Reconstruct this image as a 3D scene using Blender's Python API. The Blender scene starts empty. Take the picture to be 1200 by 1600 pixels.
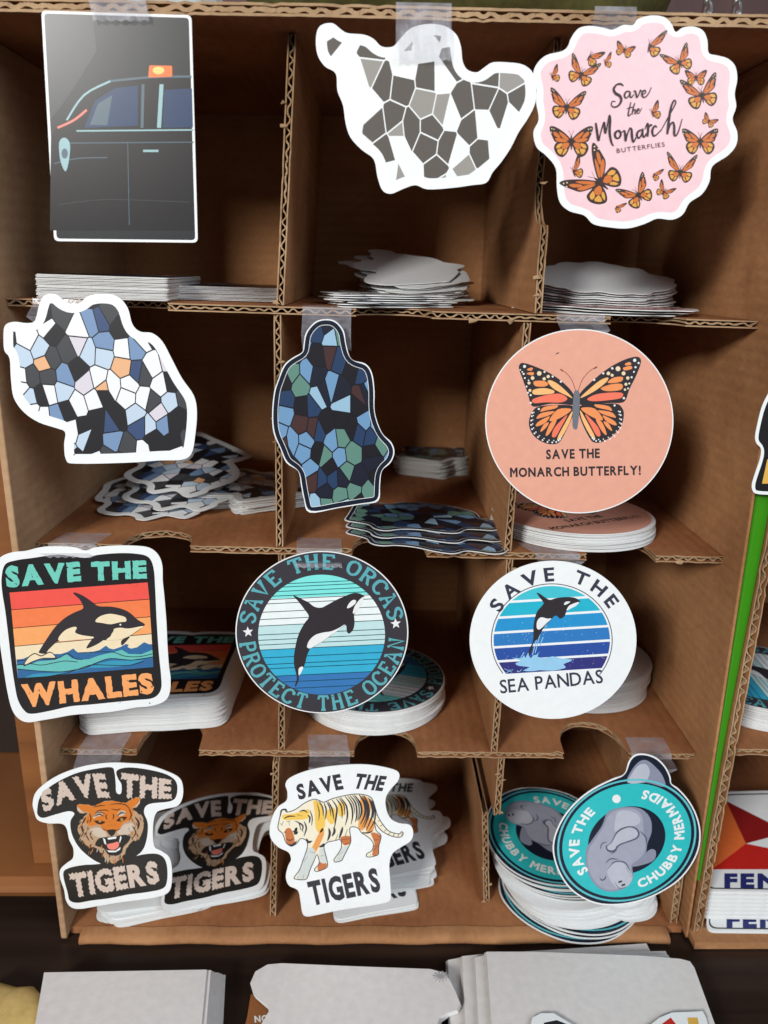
import bpy, math, random
from mathutils import Vector, Matrix
from mathutils.geometry import tessellate_polygon

# ------------------------------------------------------------------ camera
F_PX = 1250.0                       # focal length in pixels of the 1200x1600 photograph
PITCH, YAW, ROLL = math.radians(16.7), math.radians(1.1), math.radians(0.8)
H = 0.317                           # camera height above the table
CAM = Vector((0.0, -0.318, H))
FWD = Vector((math.sin(YAW)*math.cos(PITCH), math.cos(YAW)*math.cos(PITCH), -math.sin(PITCH)))
R0 = Vector((math.cos(YAW), -math.sin(YAW), 0)); U0 = R0.cross(FWD)
RT = R0*math.cos(ROLL) + U0*math.sin(ROLL)
UP = U0*math.cos(ROLL) - R0*math.sin(ROLL)
scene = bpy.context.scene
col = scene.collection
cd = bpy.data.cameras.new('camera'); cam = bpy.data.objects.new('camera', cd); col.objects.link(cam)
cam.matrix_world = Matrix(((RT.x, UP.x, -FWD.x, CAM.x), (RT.y, UP.y, -FWD.y, CAM.y), (RT.z, UP.z, -FWD.z, CAM.z), (0, 0, 0, 1)))
cd.sensor_fit = 'VERTICAL'; cd.sensor_height = 36.0; cd.lens = 36.0*F_PX/1600.0
cd.clip_start = 0.01; cd.clip_end = 50
cd.dof.use_dof = True; cd.dof.focus_distance = 0.335; cd.dof.aperture_fstop = 11.0
scene.camera = cam

# ------------------------------------------------------------------ light
world = bpy.data.worlds.new('World'); scene.world = world; world.use_nodes = True
world.node_tree.nodes['Background'].inputs[0].default_value = (0.80, 0.88, 1.0, 1)
world.node_tree.nodes['Background'].inputs[1].default_value = 0.17

def area(name, loc, target, size, power, colour):
    l = bpy.data.lights.new(name, 'AREA'); l.shape = 'RECTANGLE'; l.size, l.size_y = size
    l.energy = power; l.color = colour
    o = bpy.data.objects.new(name, l); col.objects.link(o); o.location = loc
    o.rotation_euler = (Vector(target) - Vector(loc)).to_track_quat('-Z', 'Y').to_euler()
    return o
area('key_light', (-0.72, -1.32, 0.86), (0.0, 0.0, 0.18), (0.30, 0.28), 22.5, (1.0, 0.97, 0.92))  # unseen key lamp, upper left front
area('fill_light', (0.75, -1.1, 1.0), (0.0, 0.0, 0.18), (0.9, 0.8), 12.0, (0.86, 0.93, 1.0))  # unseen cool fill from the right, added to brighten the left wall

vs = scene.view_settings
vs.view_transform = 'Standard'; vs.look = 'None'; vs.exposure = 0.0; vs.gamma = 1.0; vs.use_curve_mapping = False

# ------------------------------------------------------------------ helpers
def ray(x, y): return FWD + RT*((x-600.0)/F_PX) - UP*((y-800.0)/F_PX)
def px(x, y, Y):                    # pixel -> point on the upright plane at depth Y
    d = ray(x, y); return CAM + d*((Y-CAM.y)/d.y)
def pz(x, y, z):                    # pixel -> point on the level plane at height z
    d = ray(x, y); return CAM + d*((z-CAM.z)/d.z)
def pn(x, y, o, n):                 # pixel -> point on any plane
    d = ray(x, y); return CAM + d*((o-CAM).dot(n)/d.dot(n))
def cr(ox, oy, s, pts): return [(ox+p[0]/s, oy+p[1]/s) + tuple(p[2:]) for p in pts]   # enlarged view -> photograph

MATS = {}
def newmat(name, colour, rough=0.5, spec=0.3):
    m = bpy.data.materials.new(name); m.use_nodes = True
    b = m.node_tree.nodes['Principled BSDF']
    b.inputs['Base Color'].default_value = (*colour, 1); b.inputs['Roughness'].default_value = rough
    b.inputs['Specular IOR Level'].default_value = spec
    MATS[name] = m
    return m, m.node_tree, b
def srgb(r, g, b):
    f = lambda c: (c/255/12.92) if c/255 <= 0.04045 else ((c/255+0.055)/1.055)**2.4
    return (f(r), f(g), f(b))
def ink(name, r, g, b, rough=0.32, mottle=0.035):
    """printed vinyl: flat ink with a faint mottling"""
    c = srgb(r, g, b)
    m, nt, bs = newmat(name, c, rough, 0.35)
    tc = nt.nodes.new('ShaderNodeTexCoord'); ns = nt.nodes.new('ShaderNodeTexNoise')
    ns.inputs['Scale'].default_value = 260; ns.inputs['Detail'].default_value = 4
    mr = nt.nodes.new('ShaderNodeMapRange'); mr.inputs[1].default_value = 0.3; mr.inputs[2].default_value = 0.7
    mr.inputs[3].default_value = 1-mottle; mr.inputs[4].default_value = 1+mottle
    mx = nt.nodes.new('ShaderNodeVectorMath'); mx.operation = 'SCALE'; mx.inputs[0].default_value = c
    nt.links.new(tc.outputs['Object'], ns.inputs['Vector']); nt.links.new(ns.outputs['Fac'], mr.inputs[0])
    nt.links.new(mr.outputs[0], mx.inputs['Scale']); nt.links.new(mx.outputs[0], bs.inputs['Base Color'])
    return m
def board_mat(name, c1, c2, stripes=True, rough=0.85, axis='Z'):
    """kraft board: cloudy colour, fibres and the faint ribs of the fluting below"""
    m, nt, bs = newmat(name, c1, rough, 0.15)
    L = nt.links.new; N = nt.nodes.new
    tc = N('ShaderNodeTexCoord')
    n1 = N('ShaderNodeTexNoise'); n1.inputs['Scale'].default_value = 22; n1.inputs['Detail'].default_value = 6
    mp = N('ShaderNodeMapping'); mp.inputs['Scale'].default_value = (420, 190, 420)
    n2 = N('ShaderNodeTexNoise'); n2.inputs['Scale'].default_value = 1.0; n2.inputs['Detail'].default_value = 3
    L(tc.outputs['Object'], n1.inputs['Vector']); L(tc.outputs['Object'], mp.inputs['Vector']); L(mp.outputs[0], n2.inputs['Vector'])
    ad = N('ShaderNodeMath'); ad.operation = 'MULTIPLY_ADD'; ad.inputs[1].default_value = 0.30
    L(n2.outputs['Fac'], ad.inputs[0]); L(n1.outputs['Fac'], ad.inputs[2])
    mr = N('ShaderNodeMapRange'); mr.inputs[1].default_value = 0.46; mr.inputs[2].default_value = 0.82
    L(ad.outputs[0], mr.inputs[0])
    mx = N('ShaderNodeMix'); mx.data_type = 'RGBA'; mx.inputs[6].default_value = (*c1, 1); mx.inputs[7].default_value = (*c2, 1)
    L(mr.outputs[0], mx.inputs[0]); L(mx.outputs[2], bs.inputs['Base Color'])
    bp = N('ShaderNodeBump'); bp.inputs['Strength'].default_value = 0.4; bp.inputs['Distance'].default_value = 0.0006
    if stripes:
        w = N('ShaderNodeTexWave'); w.wave_type = 'BANDS'; w.bands_direction = axis
        w.inputs['Scale'].default_value = 1000*0.314159/5.5; w.inputs['Distortion'].default_value = 0.6; w.inputs['Detail Scale'].default_value = 3
        L(tc.outputs['Object'], w.inputs['Vector'])
        a2 = N('ShaderNodeMath'); a2.operation = 'MULTIPLY_ADD'; a2.inputs[1].default_value = 0.5
        L(w.outputs['Fac'], a2.inputs[0]); L(n2.outputs['Fac'], a2.inputs[2]); L(a2.outputs[0], bp.inputs['Height'])
        n3 = N('ShaderNodeTexNoise'); n3.inputs['Scale'].default_value = 9; n3.inputs['Detail'].default_value = 3; L(tc.outputs['Object'], n3.inputs['Vector'])
        m3 = N('ShaderNodeMapRange'); m3.inputs[1].default_value = 0.45; m3.inputs[2].default_value = 0.7; m3.inputs[3].default_value = 0.0; m3.inputs[4].default_value = 0.16; L(n3.outputs['Fac'], m3.inputs[0])
        m4 = N('ShaderNodeMath'); m4.operation = 'MULTIPLY'; L(m3.outputs[0], m4.inputs[0]); L(w.outputs['Fac'], m4.inputs[1])
        m5 = N('ShaderNodeMath'); m5.operation = 'SUBTRACT'; m5.inputs[0].default_value = 1.06; L(m4.outputs[0], m5.inputs[1])
        sc_ = N('ShaderNodeVectorMath'); sc_.operation = 'SCALE'; L(mx.outputs[2], sc_.inputs[0]); L(m5.outputs[0], sc_.inputs['Scale']); L(sc_.outputs[0], bs.inputs['Base Color'])
    else:
        L(n2.outputs['Fac'], bp.inputs['Height'])
    L(bp.outputs[0], bs.inputs['Normal'])
    # wear: pale scuffs, fold creases and a few stains
    src = bs.inputs['Base Color'].links[0].from_socket
    def layer(src, fac, colour):
        q = N('ShaderNodeMix'); q.data_type = 'RGBA'; q.inputs[7].default_value = (*colour, 1); L(fac, q.inputs[0]); L(src, q.inputs[6]); return q.outputs[2]
    def band(node_out, lo, hi, a, b):
        q = N('ShaderNodeMapRange'); q.inputs[1].default_value = lo; q.inputs[2].default_value = hi; q.inputs[3].default_value = a; q.inputs[4].default_value = b; L(node_out, q.inputs[0]); return q.outputs[0]
    s1 = N('ShaderNodeTexNoise'); s1.inputs['Scale'].default_value = 130; s1.inputs['Detail'].default_value = 6; s1.inputs['Roughness'].default_value = 0.7; L(tc.outputs['Object'], s1.inputs['Vector'])
    src = layer(src, band(s1.outputs['Fac'], 0.60, 0.74, 0.0, 0.40), tuple(min(1, c*1.25+0.05) for c in c2))
    v1 = N('ShaderNodeTexVoronoi'); v1.feature = 'DISTANCE_TO_EDGE'; v1.inputs['Scale'].default_value = 19; L(tc.outputs['Object'], v1.inputs['Vector'])
    cm = N('ShaderNodeMath'); cm.operation = 'MULTIPLY'; L(band(v1.outputs['Distance'], 0.004, 0.022, 1.0, 0.0), cm.inputs[0]); L(band(n1.outputs['Fac'], 0.5, 0.62, 0.0, 0.13), cm.inputs[1])
    src = layer(src, cm.outputs[0], tuple(c*0.55 for c in c1))
    s2 = N('ShaderNodeTexNoise'); s2.inputs['Scale'].default_value = 34; s2.inputs['Detail'].default_value = 2; L(tc.outputs['Object'], s2.inputs['Vector'])
    src = layer(src, band(s2.outputs['Fac'], 0.66, 0.74, 0.0, 0.35), tuple(c*0.7 for c in c1))
    L(src, bs.inputs['Base Color'])
    return m
KR1, KR2 = (0.290, 0.132, 0.056), (0.440, 0.220, 0.100)
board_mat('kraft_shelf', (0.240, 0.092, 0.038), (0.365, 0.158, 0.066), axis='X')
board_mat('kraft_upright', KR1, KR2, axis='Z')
board_mat('kraft_plain', KR1, KR2, stripes=False)
board_mat('kraft_edge', (0.30, 0.185, 0.10), (0.47, 0.32, 0.19), stripes=False)
board_mat('kraft_side_lit', (0.35, 0.205, 0.110), (0.47, 0.300, 0.175), axis='Z')  # left wall: cool light from the right put into a paler, greyer kraft
def wood(name, c1, c2, rough, scale):
    m, nt, bs = newmat(name, c1, rough, 0.4)
    L = nt.links.new; N = nt.nodes.new
    tc = N('ShaderNodeTexCoord'); mp = N('ShaderNodeMapping'); mp.inputs['Scale'].default_value = scale
    ns = N('ShaderNodeTexNoise'); ns.inputs['Scale'].default_value = 1; ns.inputs['Detail'].default_value = 8; ns.inputs['Distortion'].default_value = 0.6
    L(tc.outputs['Object'], mp.inputs[0]); L(mp.outputs[0], ns.inputs['Vector'])
    mr = N('ShaderNodeMapRange'); mr.inputs[1].default_value = 0.35; mr.inputs[2].default_value = 0.65; L(ns.outputs['Fac'], mr.inputs[0])
    mx = N('ShaderNodeMix'); mx.data_type = 'RGBA'; mx.inputs[6].default_value = (*c1, 1); mx.inputs[7].default_value = (*c2, 1)
    L(mr.outputs[0], mx.inputs[0]); L(mx.outputs[2], bs.inputs['Base Color'])
    bp = N('ShaderNodeBump'); bp.inputs['Strength'].default_value = 0.1; bp.inputs['Distance'].default_value = 0.001
    L(ns.outputs['Fac'], bp.inputs['Height']); L(bp.outputs[0], bs.inputs['Normal'])
wood('table_wood', (0.016, 0.009, 0.007), (0.030, 0.017, 0.012), 0.38, (8, 90, 8))
wood('stand_wood', (0.19, 0.068, 0.020), (0.29, 0.112, 0.034), 0.45, (6, 6, 60))
wood('wall_wood', (0.060, 0.014, 0.009), (0.095, 0.024, 0.014), 0.45, (50, 6, 6))
ink('vinyl_white', 236, 239, 240, 0.40, 0.02)
ink('vinyl_edge', 226, 226, 224, 0.6, 0.05)
ink('paper_back', 218, 213, 211, 0.45, 0.05)
def facets(name, stops, scale, line=None, seed=0.0, rough=0.36):
    '''print made of small plain angular plates in a few tones, some with dark joints'''
    m, nt, bs = newmat(name, srgb(*stops[0][1]), rough, 0.4); L = nt.links.new; N = nt.nodes.new
    tc = N('ShaderNodeTexCoord'); mp = N('ShaderNodeMapping'); mp.inputs['Scale'].default_value = scale; mp.inputs['Location'].default_value = (seed, seed*0.7, 0); mp.inputs['Rotation'].default_value = (0, 0, 0.35)
    vo = N('ShaderNodeTexVoronoi'); vo.voronoi_dimensions = '2D'; vo.distance = 'EUCLIDEAN'; vo.inputs['Scale'].default_value = 1
    ve = N('ShaderNodeTexVoronoi'); ve.voronoi_dimensions = '2D'; ve.feature = 'DISTANCE_TO_EDGE'; ve.inputs['Scale'].default_value = 1
    sp = N('ShaderNodeSeparateColor'); rp = N('ShaderNodeValToRGB'); rp.color_ramp.interpolation = 'CONSTANT'; e = rp.color_ramp.elements
    e[0].position = 0; e[0].color = (*srgb(*stops[0][1]), 1); e[1].position = stops[1][0]; e[1].color = (*srgb(*stops[1][1]), 1)
    for p_, c_ in stops[2:]: q = e.new(p_); q.color = (*srgb(*c_), 1)
    L(tc.outputs['Object'], mp.inputs[0]); L(mp.outputs[0], vo.inputs['Vector']); L(mp.outputs[0], ve.inputs['Vector']); L(vo.outputs['Color'], sp.inputs[0]); L(sp.outputs[0], rp.inputs[0])
    out = rp.outputs[0]
    if line:
        lt = N('ShaderNodeMath'); lt.operation = 'LESS_THAN'; lt.inputs[1].default_value = line[0]; L(ve.outputs['Distance'], lt.inputs[0])
        mx = N('ShaderNodeMix'); mx.data_type = 'RGBA'; mx.inputs[7].default_value = (*srgb(*line[1]), 1); L(lt.outputs[0], mx.inputs[0]); L(out, mx.inputs[6]); out = mx.outputs[2]
    L(out, bs.inputs['Base Color'])
facets('paint_grey', [(0, (234, 236, 236)), (0.50, (92, 86, 80)), (0.86, (150, 146, 140))], (150, 115, 1), (0.03, (234, 236, 236)), 3.1)
facets('paint_steel', [(0, (34, 34, 38)), (0.28, (66, 68, 72)), (0.38, (118, 146, 182)), (0.46, (190, 208, 226)), (0.56, (234, 236, 238)), (0.84, (214, 208, 218)), (0.91, (58, 78, 116)), (0.975, (228, 176, 132))], (175, 140, 1), (0.035, (34, 34, 38)), 1.7)
facets('paint_night', [(0, (30, 34, 48)), (0.22, (96, 136, 124)), (0.36, (40, 62, 96)), (0.50, (110, 150, 188)), (0.66, (150, 186, 210)), (0.76, (30, 28, 34)), (0.92, (70, 46, 46))], (200, 140, 1), (0.04, (24, 26, 34)), 5.2)
# clear tape
m, nt, bs = newmat('clear_tape', (0.60, 0.60, 0.67), 0.14, 0.6)
bs.inputs['Alpha'].default_value = 0.34
ns = nt.nodes.new('ShaderNodeTexNoise'); ns.inputs['Scale'].default_value = 180; ns.inputs['Detail'].default_value = 3
mr = nt.nodes.new('ShaderNodeMapRange'); mr.inputs[1].default_value = 0.35; mr.inputs[2].default_value = 0.7; mr.inputs[3].default_value = 0.22; mr.inputs[4].default_value = 0.42
tc = nt.nodes.new('ShaderNodeTexCoord'); nt.links.new(tc.outputs['Object'], ns.inputs['Vector'])
nt.links.new(ns.outputs['Fac'], mr.inputs[0]); nt.links.new(mr.outputs[0], bs.inputs['Alpha'])
bp = nt.nodes.new('ShaderNodeBump'); bp.inputs['Strength'].default_value = 0.18; bp.inputs['Distance'].default_value = 0.001; nt.links.new(ns.outputs['Fac'], bp.inputs['Height']); nt.links.new(bp.outputs[0], bs.inputs['Normal'])

def link(o, parent=None):
    col.objects.link(o)
    if parent is not None: o.parent = parent
    return o
def tag(o, label=None, cat=None, group=None, kind=None):
    if label: o['label'] = label
    if cat: o['category'] = cat
    if group: o['group'] = group
    if kind: o['kind'] = kind
    return o
def mesh(name, verts, faces, mats, idx=None, smooth=False):
    me = bpy.data.meshes.new(name); me.from_pydata([tuple(v) for v in verts], [], faces); me.validate()
    for k in (mats if isinstance(mats, (list, tuple)) else [mats]): me.materials.append(MATS[k])
    if idx:
        for p, i in zip(me.polygons, idx): p.material_index = i
    if smooth:
        for p in me.polygons: p.use_smooth = True
    me.update()
    return me
def mobj(name, verts, faces, mats, parent=None, idx=None, smooth=False):
    return link(bpy.data.objects.new(name, mesh(name, verts, faces, mats, idx, smooth)), parent)
def empty(name, loc=(0, 0, 0)):
    o = bpy.data.objects.new(name, None); o.empty_display_size = 0.02; col.objects.link(o); o.location = loc
    return o
def box_vf(a, b):
    v = [(x, y, z) for x in (a[0], b[0]) for y in (a[1], b[1]) for z in (a[2], b[2])]
    return v, [(0, 1, 3, 2), (4, 6, 7, 5), (0, 4, 5, 1), (2, 3, 7, 6), (0, 2, 6, 4), (1, 5, 7, 3)]
def spline(pts, n=5, closed=True):
    """Catmull-Rom through the points"""
    out = []; N = len(pts)
    for i in range(N if closed else N-1):
        if closed: p0, p1, p2, p3 = pts[i-1], pts[i], pts[(i+1) % N], pts[(i+2) % N]
        else: p0, p1, p2, p3 = pts[max(i-1, 0)], pts[i], pts[i+1], pts[min(i+2, N-1)]
        for k in range(n):
            t = k/n
            out.append(tuple(0.5*((2*b)+(-a+c)*t+(2*a-5*b+4*c-d)*t*t+(-a+3*b-3*c+d)*t**3) for a, b, c, d in zip(p0[:2], p1[:2], p2[:2], p3[:2])))
    if not closed: out.append(tuple(pts[-1][:2]))
    return out
def inset(pts, d):
    """move a closed outline inwards by d (pixels)"""
    N = len(pts); A = sum(pts[i][0]*pts[(i+1) % N][1]-pts[(i+1) % N][0]*pts[i][1] for i in range(N)); s = 1 if A > 0 else -1
    out = []
    for i in range(N):
        a, b = pts[i-1], pts[(i+1) % N]; tx, ty = b[0]-a[0], b[1]-a[1]; l = math.hypot(tx, ty) or 1
        out.append((pts[i][0]-ty/l*d*s, pts[i][1]+tx/l*d*s))
    for _ in range(2):
        out = [((out[i-1][0]+2*out[i][0]+out[(i+1) % N][0])/4, (out[i-1][1]+2*out[i][1]+out[(i+1) % N][1])/4) for i in range(N)]
    return out
def ell(cx, cy, rx, ry, n=72): return [(cx+rx*math.cos(2*math.pi*i/n), cy+ry*math.sin(2*math.pi*i/n)) for i in range(n)]

# ------------------------------------------------------------------ drawing on stickers (2-D pieces, each really laid on the vinyl)
def tri(loops):
    vs = [Vector((p[0], p[1], 0)) for l in loops for p in l]
    f = tessellate_polygon([[Vector((p[0], p[1], 0)) for p in l] for l in loops])
    return [(v.x, v.y) for v in vs], [tuple(t) for t in f]
def tarea(v, f): return sum(abs((v[b][0]-v[a][0])*(v[c][1]-v[a][1])-(v[b][1]-v[a][1])*(v[c][0]-v[a][0]))/2 for a, b, c in f)
class Pic:
    """coloured pieces in photograph pixels; (verts, faces, colour, layer)"""
    def __init__(s): s.items = []
    def poly(s, pts, mat, layer=0, holes=()):
        v, f = tri([pts]+list(holes)); s.items.append((v, f, mat, layer)); return s
    def blob(s, pts, mat, layer=0, n=4): return s.poly(spline(pts, n), mat, layer)
    def stroke(s, pts, w, mat, layer=0, n=4, taper=(1, 1), smooth=True):
        """line of width w; points may carry their own width as third value"""
        q = [(p[0], p[1], (p[2] if len(p) > 2 else w)) for p in pts]
        if smooth and len(q) > 2:
            xy = spline(q, n, False)
            ws = []
            for i in range(len(q)-1): ws += [q[i][2]+(q[i+1][2]-q[i][2])*k/n for k in range(n)]
            ws.append(q[-1][2])
        else: xy = [p[:2] for p in q]; ws = [p[2] for p in q]
        N = len(xy); V = []
        for i in range(N):
            a, b = xy[max(i-1, 0)], xy[min(i+1, N-1)]; tx, ty = b[0]-a[0], b[1]-a[1]; l = math.hypot(tx, ty) or 1
            t = i/(N-1); k = taper[0]+(1-taper[0])*min(1, t*3) if t < 0.34 else (taper[1]+(1-taper[1])*min(1, (1-t)*3))
            h = ws[i]*0.5*k
            V += [(xy[i][0]-ty/l*h, xy[i][1]+tx/l*h), (xy[i][0]+ty/l*h, xy[i][1]-tx/l*h)]
        s.items.append((V, [(2*i, 2*i+1, 2*i+3, 2*i+2) for i in range(N-1)], mat, layer)); return s
    def dot(s, x, y, r, mat, layer=0, n=10): return s.poly(ell(x, y, r, r, n), mat, layer)

# lettering: outlines of the built-in font, reshaped
GL = {}
_fc = bpy.data.curves.new('glyph', 'FONT'); _fo = bpy.data.objects.new('glyph', _fc); _fc.resolution_u = 3
def glyph(ch, bold):
    k = (ch, bold)
    if k in GL: return GL[k]
    if ch == 'M' and bold > 0:                     # the thickened M of the font crosses itself: drawn here
        t = 0.15+2.2*bold; lp = [(0, 0), (0, 1), (t*0.95, 1), (0.46, 0.60), (0.92-t*0.95, 1), (0.92, 1), (0.92, 0), (0.92-t, 0), (0.92-t, 0.66), (0.46, 0.60-1.35*t), (t, 0.66), (t, 0)]
        v, f = tri([lp]); GL[k] = ([lp], 0.92, v, f); return GL[k]
    _fc.body = ch; _fc.offset = bold
    col.objects.link(_fo); bpy.context.view_layer.update()
    dg = bpy.context.evaluated_depsgraph_get(); me = bpy.data.meshes.new_from_object(_fo.evaluated_get(dg))
    cnt = {}
    for p in me.polygons:
        for e in p.edge_keys: cnt[e] = cnt.get(e, 0)+1
    nb = {}
    for (a, b), c in cnt.items():
        if c == 1: nb.setdefault(a, []).append(b); nb.setdefault(b, []).append(a)
    co = [(v.co.x, v.co.y) for v in me.vertices]; loops = []; seen = set()
    for st in nb:
        if st in seen: continue
        lp = [st]; seen.add(st); cur = st
        while True:
            nx = [n for n in nb[cur] if n not in seen]
            if not nx: break
            cur = nx[0]; seen.add(cur); lp.append(cur)
        if len(lp) > 2: loops.append([co[i] for i in lp])
    polys = [tuple(p.vertices) for p in me.polygons]
    col.objects.unlink(_fo); bpy.data.meshes.remove(me)
    xs = [p[0] for l in loops for p in l]; x0 = min(xs); hc = 0.7+2*bold
    loops = [[((p[0]-x0)/hc, (p[1]+bold)/hc) for p in l] for l in loops]
    mv = [((x-x0)/hc, (y+bold)/hc) for x, y in co]; mf = [(p[0], p[i], p[i+1]) for p in polys for i in range(1, len(p)-1)]
    GL[k] = (loops, (max(xs)-x0)/hc, mv, mf)
    return GL[k]
def roughen(loops, amp, step, rnd, spiky):
    out = []
    for l in loops:
        q = []
        for i in range(len(l)):
            a, b = l[i], l[(i+1) % len(l)]; d = math.hypot(b[0]-a[0], b[1]-a[1]); n = max(1, int(d/step))
            for k in range(n): q.append((a[0]+(b[0]-a[0])*k/n, a[1]+(b[1]-a[1])*k/n))
        N = len(q); r = []
        for i in range(N):
            a, b = q[i-1], q[(i+1) % N]; tx, ty = b[0]-a[0], b[1]-a[1]; L = math.hypot(tx, ty) or 1
            j = (amp if i % 2 else -amp)*rnd.uniform(0.2, 1) if spiky else rnd.uniform(-amp, amp)
            r.append((q[i][0]+ty/L*j, q[i][1]-tx/L*j))
        out.append(r)
    return out
# typewriter slab capitals as strokes
SK = {'S': ([[(.5, .78), (.42, .95), (.22, 1), (.06, .88), (.1, .66), (.4, .46), (.5, .25), (.38, .04), (.16, 0), (.03, .2)]], .55),
 'A': ([[(.05, 0), (.3, 1), (.56, 0)], [(.14, .36), (.47, .36)], [(-.04, 0), (.17, 0)], [(.44, 0), (.66, 0)], [(.12, 1), (.32, 1)]], .62),
 'V': ([[(.05, 1), (.3, 0), (.56, 1)], [(-.04, 1), (.17, 1)], [(.44, 1), (.66, 1)]], .62),
 'E': ([[(.1, 0), (.1, 1)], [(0, 1), (.52, 1), (.52, .8)], [(.1, .52), (.38, .52)], [(0, 0), (.54, 0), (.54, .22)]], .56),
 'T': ([[(.3, 0), (.3, 1)], [(.02, .78), (.02, 1), (.58, 1), (.58, .78)], [(.18, 0), (.42, 0)]], .6),
 'H': ([[(.1, 0), (.1, 1)], [(.52, 0), (.52, 1)], [(.1, .52), (.52, .52)], [(0, 0), (.2, 0)], [(.42, 0), (.62, 0)], [(0, 1), (.2, 1)], [(.42, 1), (.62, 1)]], .62),
 'O': ([[(.3, 1), (.08, .85), (.02, .5), (.08, .15), (.3, 0), (.52, .15), (.58, .5), (.52, .85), (.3, 1)]], .6),
 'R': ([[(.1, 0), (.1, 1)], [(0, 1), (.38, 1), (.52, .88), (.52, .66), (.38, .52), (.1, .52)], [(.32, .52), (.54, 0), (.64, 0)], [(0, 0), (.22, 0)]], .62),
 'C': ([[(.54, .7), (.54, .95)], [(.54, .8), (.42, .97), (.24, .98), (.06, .8), (.02, .5), (.06, .2), (.24, .02), (.44, .03), (.56, .22)]], .58),
 'P': ([[(.1, 0), (.1, 1)], [(0, 1), (.38, 1), (.52, .88), (.52, .62), (.38, .48), (.1, .48)], [(0, 0), (.24, 0)]], .56),
 'N': ([[(.1, 0), (.1, 1), (.54, 0), (.54, 1)], [(0, 0), (.2, 0)], [(-.02, 1), (.12, 1)], [(.42, 1), (.64, 1)]], .64)}
def lay_text(pic, s, fmap, mat, layer, bold=0.0, track=0.12, space=0.42, rough=None, slab=0, seed=1):
    """place a string; fmap(u in 0..1 along the line, h in cap heights) -> pixel"""
    rnd = random.Random(seed); x = 0; gl = []
    for ch in s:
        if ch == ' ': x += space; continue
        w = SK[ch][1] if slab else glyph(ch, bold)[1]
        gl.append((ch, x)); x += w+track
    tot = x-track
    for k, (ch, x0) in enumerate(gl):
        if slab:
            for st in SK[ch][0]:
                q = Pic(); q.stroke(st, slab, mat, layer, n=3, smooth=len(st) > 4)
                for v, f, mm, ly in q.items: pic.items.append(([fmap((x0+a)/tot, b) for a, b in v], f, mat, layer))
            continue
        loops = glyph(ch, bold)[0]
        v, f = glyph(ch, bold)[2:]; a0 = tarea(v, f)
        if rough:
            amp = rough[0]
            for _ in range(6):                     # gentler if the torn outline would cross itself
                v2, f2 = tri(roughen(loops, amp, rough[1], rnd, rough[2]))
                if abs(tarea(v2, f2)/a0-1) < 0.05: v, f = v2, f2; break
                amp *= 0.65
        pic.items.append(([fmap((x0+a)/tot, b) for a, b in v], f, mat, layer))
def line_map(p0, p1, cap, cap1=None, bulge=0.0, shear=0.0):
    dx, dy = p1[0]-p0[0], p1[1]-p0[1]; L = math.hypot(dx, dy); ux, uy = dy/L, -dx/L; cap1 = cap1 or cap
    def f(u, h):
        k = (cap+(cap1-cap)*u)*h+bulge*4*u*(1-u)
        return (p0[0]+dx*u+ux*k+dx/L*shear*h*cap, p0[1]+dy*u+uy*k+dy/L*shear*h*cap)
    return f
def arc_map(c, A, B, r0, r1, t0, t1):
    """along an ellipse c + r(A cos t + B sin t); baseline at r0, tops at r1, angles in degrees"""
    t0, t1 = math.radians(t0), math.radians(t1)
    def f(u, h):
        t = t0+(t1-t0)*u; r = r0+(r1-r0)*h
        return (c[0]+r*(A[0]*math.cos(t)+B[0]*math.sin(t)), c[1]+r*(A[1]*math.cos(t)+B[1]*math.sin(t)))
    return f
def disc_band(cx, cy, rx, ry, v0, v1, tilt):
    """slice of a disc between two (tilted) levels, -1 top .. 1 bottom"""
    v0, v1 = max(v0, -0.999), min(v1, 0.999); a0, a1 = math.asin(v0), math.asin(v1); n = 14; P = []
    for i in range(n+1): a = a0+(a1-a0)*i/n; P.append((math.cos(a), math.sin(a)))
    for i in range(n+1): a = a1+(a0-a1)*i/n; P.append((-math.cos(a), math.sin(a)))
    c, s = math.cos(tilt), math.sin(tilt)
    return [(cx+rx*(x*c-y*s), cy+ry*(x*s+y*c)) for x, y in P]

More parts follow.
